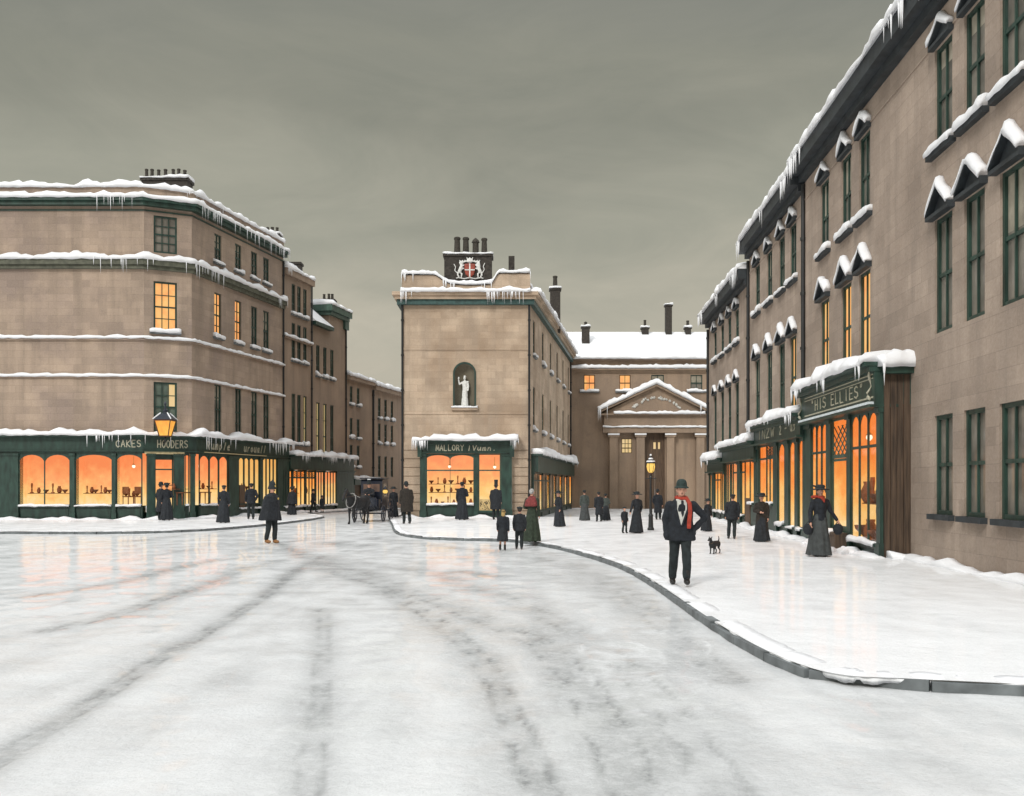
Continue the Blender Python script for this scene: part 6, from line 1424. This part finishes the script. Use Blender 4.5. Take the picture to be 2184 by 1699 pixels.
# ------------------------------------------------------------------ goods in the windows
def vase_mesh(pr, mat, nm):
    m = MB(); m.lathe((0, 0, 0), pr, 12); o = m.build(nm, mat, smooth=True); return o
protos = [("jar", "jar", [(.05, 0), (.085, .06), (.09, .15), (.05, .24), (.06, .28), (.03, .28)], GOODS),
          ("bowl", "bowl", [(.03, 0), (.04, .04), (.12, .12), (.13, .16), (.11, .15), (.03, .07)], GOODS2),
          ("candlestick", "candlestick", [(.07, 0), (.07, .02), (.02, .05), (.03, .13), (.02, .15), (.035, .30), (.03, .36)], GOODS)]
def goods(F, spots, where, grp, k0=0, scale=1.0):
    made = {}
    for i, (u, z, d) in enumerate(spots):
        nm, cat, pr, mat = protos[(i + k0) % 3]
        if nm not in made: o = vase_mesh(pr, mat, nm); made[nm] = o
        else: o = made[nm].copy(); col.objects.link(o)
        o.location = F.pt(u, z, d); s_ = scale * R.uniform(.85, 1.25); o.scale = (s_, s_, s_)
        tag(o, "small ochre-brown %s %s" % (nm, where), cat, grp)
wl = wb - wa
goods(FF, [(wa + .22 + (wl - .44) * k / 6, 1.36, DC - .8 + R.uniform(-.1, .1)) for k in range(7)], "on the lower shelf of the centre shop window", "goods on the lower shelf, centre window")
goods(FF, [(wa + .22 + (wl - .44) * k / 6, 1.82, DC - .8 + R.uniform(-.1, .1)) for k in range(7)], "on the upper shelf of the centre shop window", "goods on the upper shelf, centre window", 1)
goods(FF, [(wa + .22 + (wl - .44) * k / 7, ss + .005, DC - .6 + R.uniform(-.15, .25)) for k in range(8)], "on the floor of the centre shop window", "goods on the floor, centre window", 2)
uu = lambda x: (Sy(x) - S1n) / (S1f - S1n) * RS1.L
goods(RS1, [(uu(1867), 0.305, -.3), (uu(1852), 0.305, -.22), (uu(1845), 0.305, -.36), (uu(1836), 0.305, -.25), (uu(1824), 0.305, -.3)], "behind the three arched lights of the near right-hand shop", "goods in the near right-hand window", 0, 2.3)
goods(RS1, [(uu(1756), 0.325, -.3), (uu(1745), 0.325, -.25), (uu(1736), 0.325, -.3)], "in the narrow window left of the near right-hand shop's door", "goods in the narrow right-hand window", 1, 2.3)
def table(F, u, z, d, w_, label, h=.62):
    t = tag(empty("display_table", F.pt(u, z, d), math.atan2(F.t.y, F.t.x)), label, "table")
    m = MB(); m.box(-w_ / 2, w_ / 2, -.2, .2, h, h + .05); m.build("tabletop", SHELF, t)
    for a in (-1, 1):
        for b in (-1, 1): m = MB(); m.tube([(a * (w_ / 2 - .06), b * .15, 0), (a * (w_ / 2 - .06), b * .15, h)], [.02, .035], 6); m.build("leg", SHELF, t)
table(FA2, FA2.ux(415, DS), ZS + .01, DS - .55, 1.1, "brown display table behind the first arch of the corner shop's triple window")
table(FA2, FA2.ux(452, DS), ZS + .01, DS - .55, 1.1, "brown display table behind the middle arch of the corner shop's triple window")
def chair(F, u, z, d, rz, label):
    t = tag(empty("chair", F.pt(u, z, d), rz), label, "chair")
    m = MB(); m.box(-.2, .2, -.2, .2, .42, .47); m.build("seat", SHELF, t)
    m = MB(); m.box(-.2, .2, .17, .2, .60, .95); m.build("backrest", SHELF, t)
    for a in (-1, 1):
        for b in (-1, 1): m = MB(); m.tube([(a * .17, b * .18, 0), (a * .17, b * .18, .42 if b < 0 else .95)], .022, 6); m.build("leg", SHELF, t)
chair(FA0, FA0.ux(265, DS), ZS + .01, DS - .5, rad(160), "tall brown chair on the left of the corner shop's wide arched window")
chair(FA0, FA0.ux(287, DS), ZS + .01, DS - .45, rad(210), "brown chair on the right of the corner shop's wide arched window")
# dark timber bench against the near shop
bu = uu(1785); BN = tag(empty("bench", RS1.pt(bu, 0, .22), math.atan2(RS1.t.y, RS1.t.x)), "low dark brown timber bench half buried in snow beside the grey-skirted woman", "bench")
m = MB(); m.box(-1.15, 1.0, -.17, .17, .40, .46); m.build("seat", BROWN, BN)
m = MB(); m.box(-1.15, 1.0, .10, .13, -.02, .39) if False else m.box(-1.10, .95, -.15, -.12, .06, .395); m.box(-1.10, .95, .12, .15, .06, .395); m.build("apron", BROWN, BN)
for a in (-1.1, .95):
    m = MB(); m.box(a - .05, a + .05, -.16, .16, -.05, .398); m.build("leg", BROWN, BN)
snow_run([RS1.pt(uu(1800), 0)[:2], RS1.pt(uu(1772), 0)[:2]], .1, .36, .46, .06, parent=None).name = "snow_patch"
o_ = bpy.data.objects["snow_patch"]; tag(o_, kind="structure")
# lumps of swept snow along the near shop
for i, (x, d, r) in enumerate(((1795, .55, .16), (1812, .6, .13), (1828, .5, .18), (1846, .42, .12), (1783, .6, .10), (1758, .5, .1))):
    m = MB(); p = RS1.pt(uu(x), 0, d)
    for k in range(5): ellipsoid(m, (R.uniform(-r, r), R.uniform(-r, r) * .7, .02), (r * R.uniform(.5, .9), r * R.uniform(.5, .8), r * R.uniform(.4, .85)))
    o = soft("snow_heap", m, .02, SNOWP, None, 2); o.location = (p[0], p[1], 0); tag(o, kind="structure")

# ------------------------------------------------------------------ gas lamps and shelves inside the shops
BULB = m_glow("gas_mantle", [(.2, lin(255, 246, 225)), (.8, lin(255, 232, 190))], 1.6, (3, 3, 3), (0, 9), .1)
def inlamp(F, u, z, d, label):
    t = tag(empty("hanging_lamp", F.pt(u, z, d)), label, "lamp")
    m = MB(); m.tube([(0, 0, .1), (0, 0, .55)], .012, 6); m.lathe((0, 0, .07), [(.10, 0), (.03, .06), (.02, .08)], 10); m.build("lamp_shade", BRASS, t)
    m = MB(); m.lathe((0, 0, -.08), [(.02, 0), (.075, .05), (.085, .10), (.06, .15)], 10); m.build("globe", BULB, t, smooth=True)
inlamp(RS1, uu(1829), 2.98, -.3, "small bright globe lamp hanging in the near right-hand shop's three-arched window")
inlamp(RS1, uu(1747), 2.98, -.3, "small bright globe lamp hanging in the near right-hand shop's narrow window")
inlamp(FF, FF.ux(1055), 2.72, DC - .5, "small bright globe lamp hanging inside the centre shop's door")
inlamp(FF, FF.ux(958), 2.75, DC - .7, "small bright globe lamp hanging over the shelves of the centre shop window")
inlamp(FA2, FA2.ux(440, DS), 2.75, DS - .5, "small bright globe lamp hanging in the corner shop's triple-arched window")
inlamp(FA0, FA0.ux(275, DS), 2.70, DS - .6, "small bright globe lamp hanging in the corner shop's wide arched window")
def shelfrow(F, a, b, z, d, parent, where, grp, n, sc_):
    m = MB(); fbox(m, F, min(a, b), max(a, b), z, z + .03, d - .2, d + .15); m.build("shelf", SHELF, parent)
    goods(F, [(a + (b - a) * (k + .5) / n, z + .032, d + R.uniform(-.08, .08)) for k in range(n)], where, grp, R.randrange(3), sc_)
shelfrow(RS1, uu(1869), uu(1817), 1.25, -.42, R1f, "on the waist-high shelf of the near right-hand shop's arched window", "goods on the shelf, near right-hand window", 6, 1.7)
shelfrow(RS1, uu(1761), uu(1733), 1.25, -.42, R1f, "on the waist-high shelf of the near right-hand shop's narrow window", "goods on the shelf, narrow right-hand window", 4, 1.7)
u2 = lambda x: (Sy(x) - (S1f + .02)) / (Sy(1616) - (S1f + .02)) * RS2.L
shelfrow(RS2, u2(1715), u2(1704), 1.15, -.36, R2f, "on the shelf in the first arched window of the middle right-hand shop", "goods in the first middle right-hand window", 4, 1.6)
shelfrow(RS2, u2(1695), u2(1684), 1.15, -.36, R2f, "on the shelf in the second arched window of the middle right-hand shop", "goods in the second middle right-hand window", 4, 1.6)
shelfrow(RS2, u2(1673), u2(1660), 1.25, -.36, R2f, "on the shelf in the third arched window of the middle right-hand shop", "goods in the third middle right-hand window", 4, 1.6)
shelfrow(FA2, ux2(396), ux2(484), 1.52, DS - .75, SF, "on the long shelf of the corner shop's triple-arched window", "goods on the shelf, triple-arched window", 9, 1.0)
shelfrow(FA2, ux2(512), ux2(551), 1.45, DS - .6, SF, "on the shelf of the corner shop's four-light window", "goods on the shelf, four-light window", 6, 1.0)
shelfrow(FA0, ux0(250), FA0.L - .05, 1.12, DS - .9, SF, "on the low shelf of the corner shop's wide arched window", "goods on the shelf, wide arched window", 6, 1.1)
for k_, (xa_, xb_) in enumerate(((45, 145), (165, 235))): shelfrow(FA0, ux0(xa_), ux0(xb_), 1.3, DS - .8, SF, "on the shelf of the corner shop's %s window" % ("two-arched", "single round-headed")[k_], "goods on the shelf, %s window" % ("two-arched", "round-headed")[k_], 7, 1.2)
shelfrow(FBC, bb[1][0] + .1, bb[1][1] - .1, 1.2, dB - .5, SFB, "on the shelf behind the low shop's first lattice", "goods behind the first lattice", 5, 1.2)
shelfrow(FBC, bb[2][0] + .1, bb[2][1] - .1, 1.2, dB - .5, SFB, "on the shelf behind the low shop's second lattice", "goods behind the second lattice", 4, 1.2)
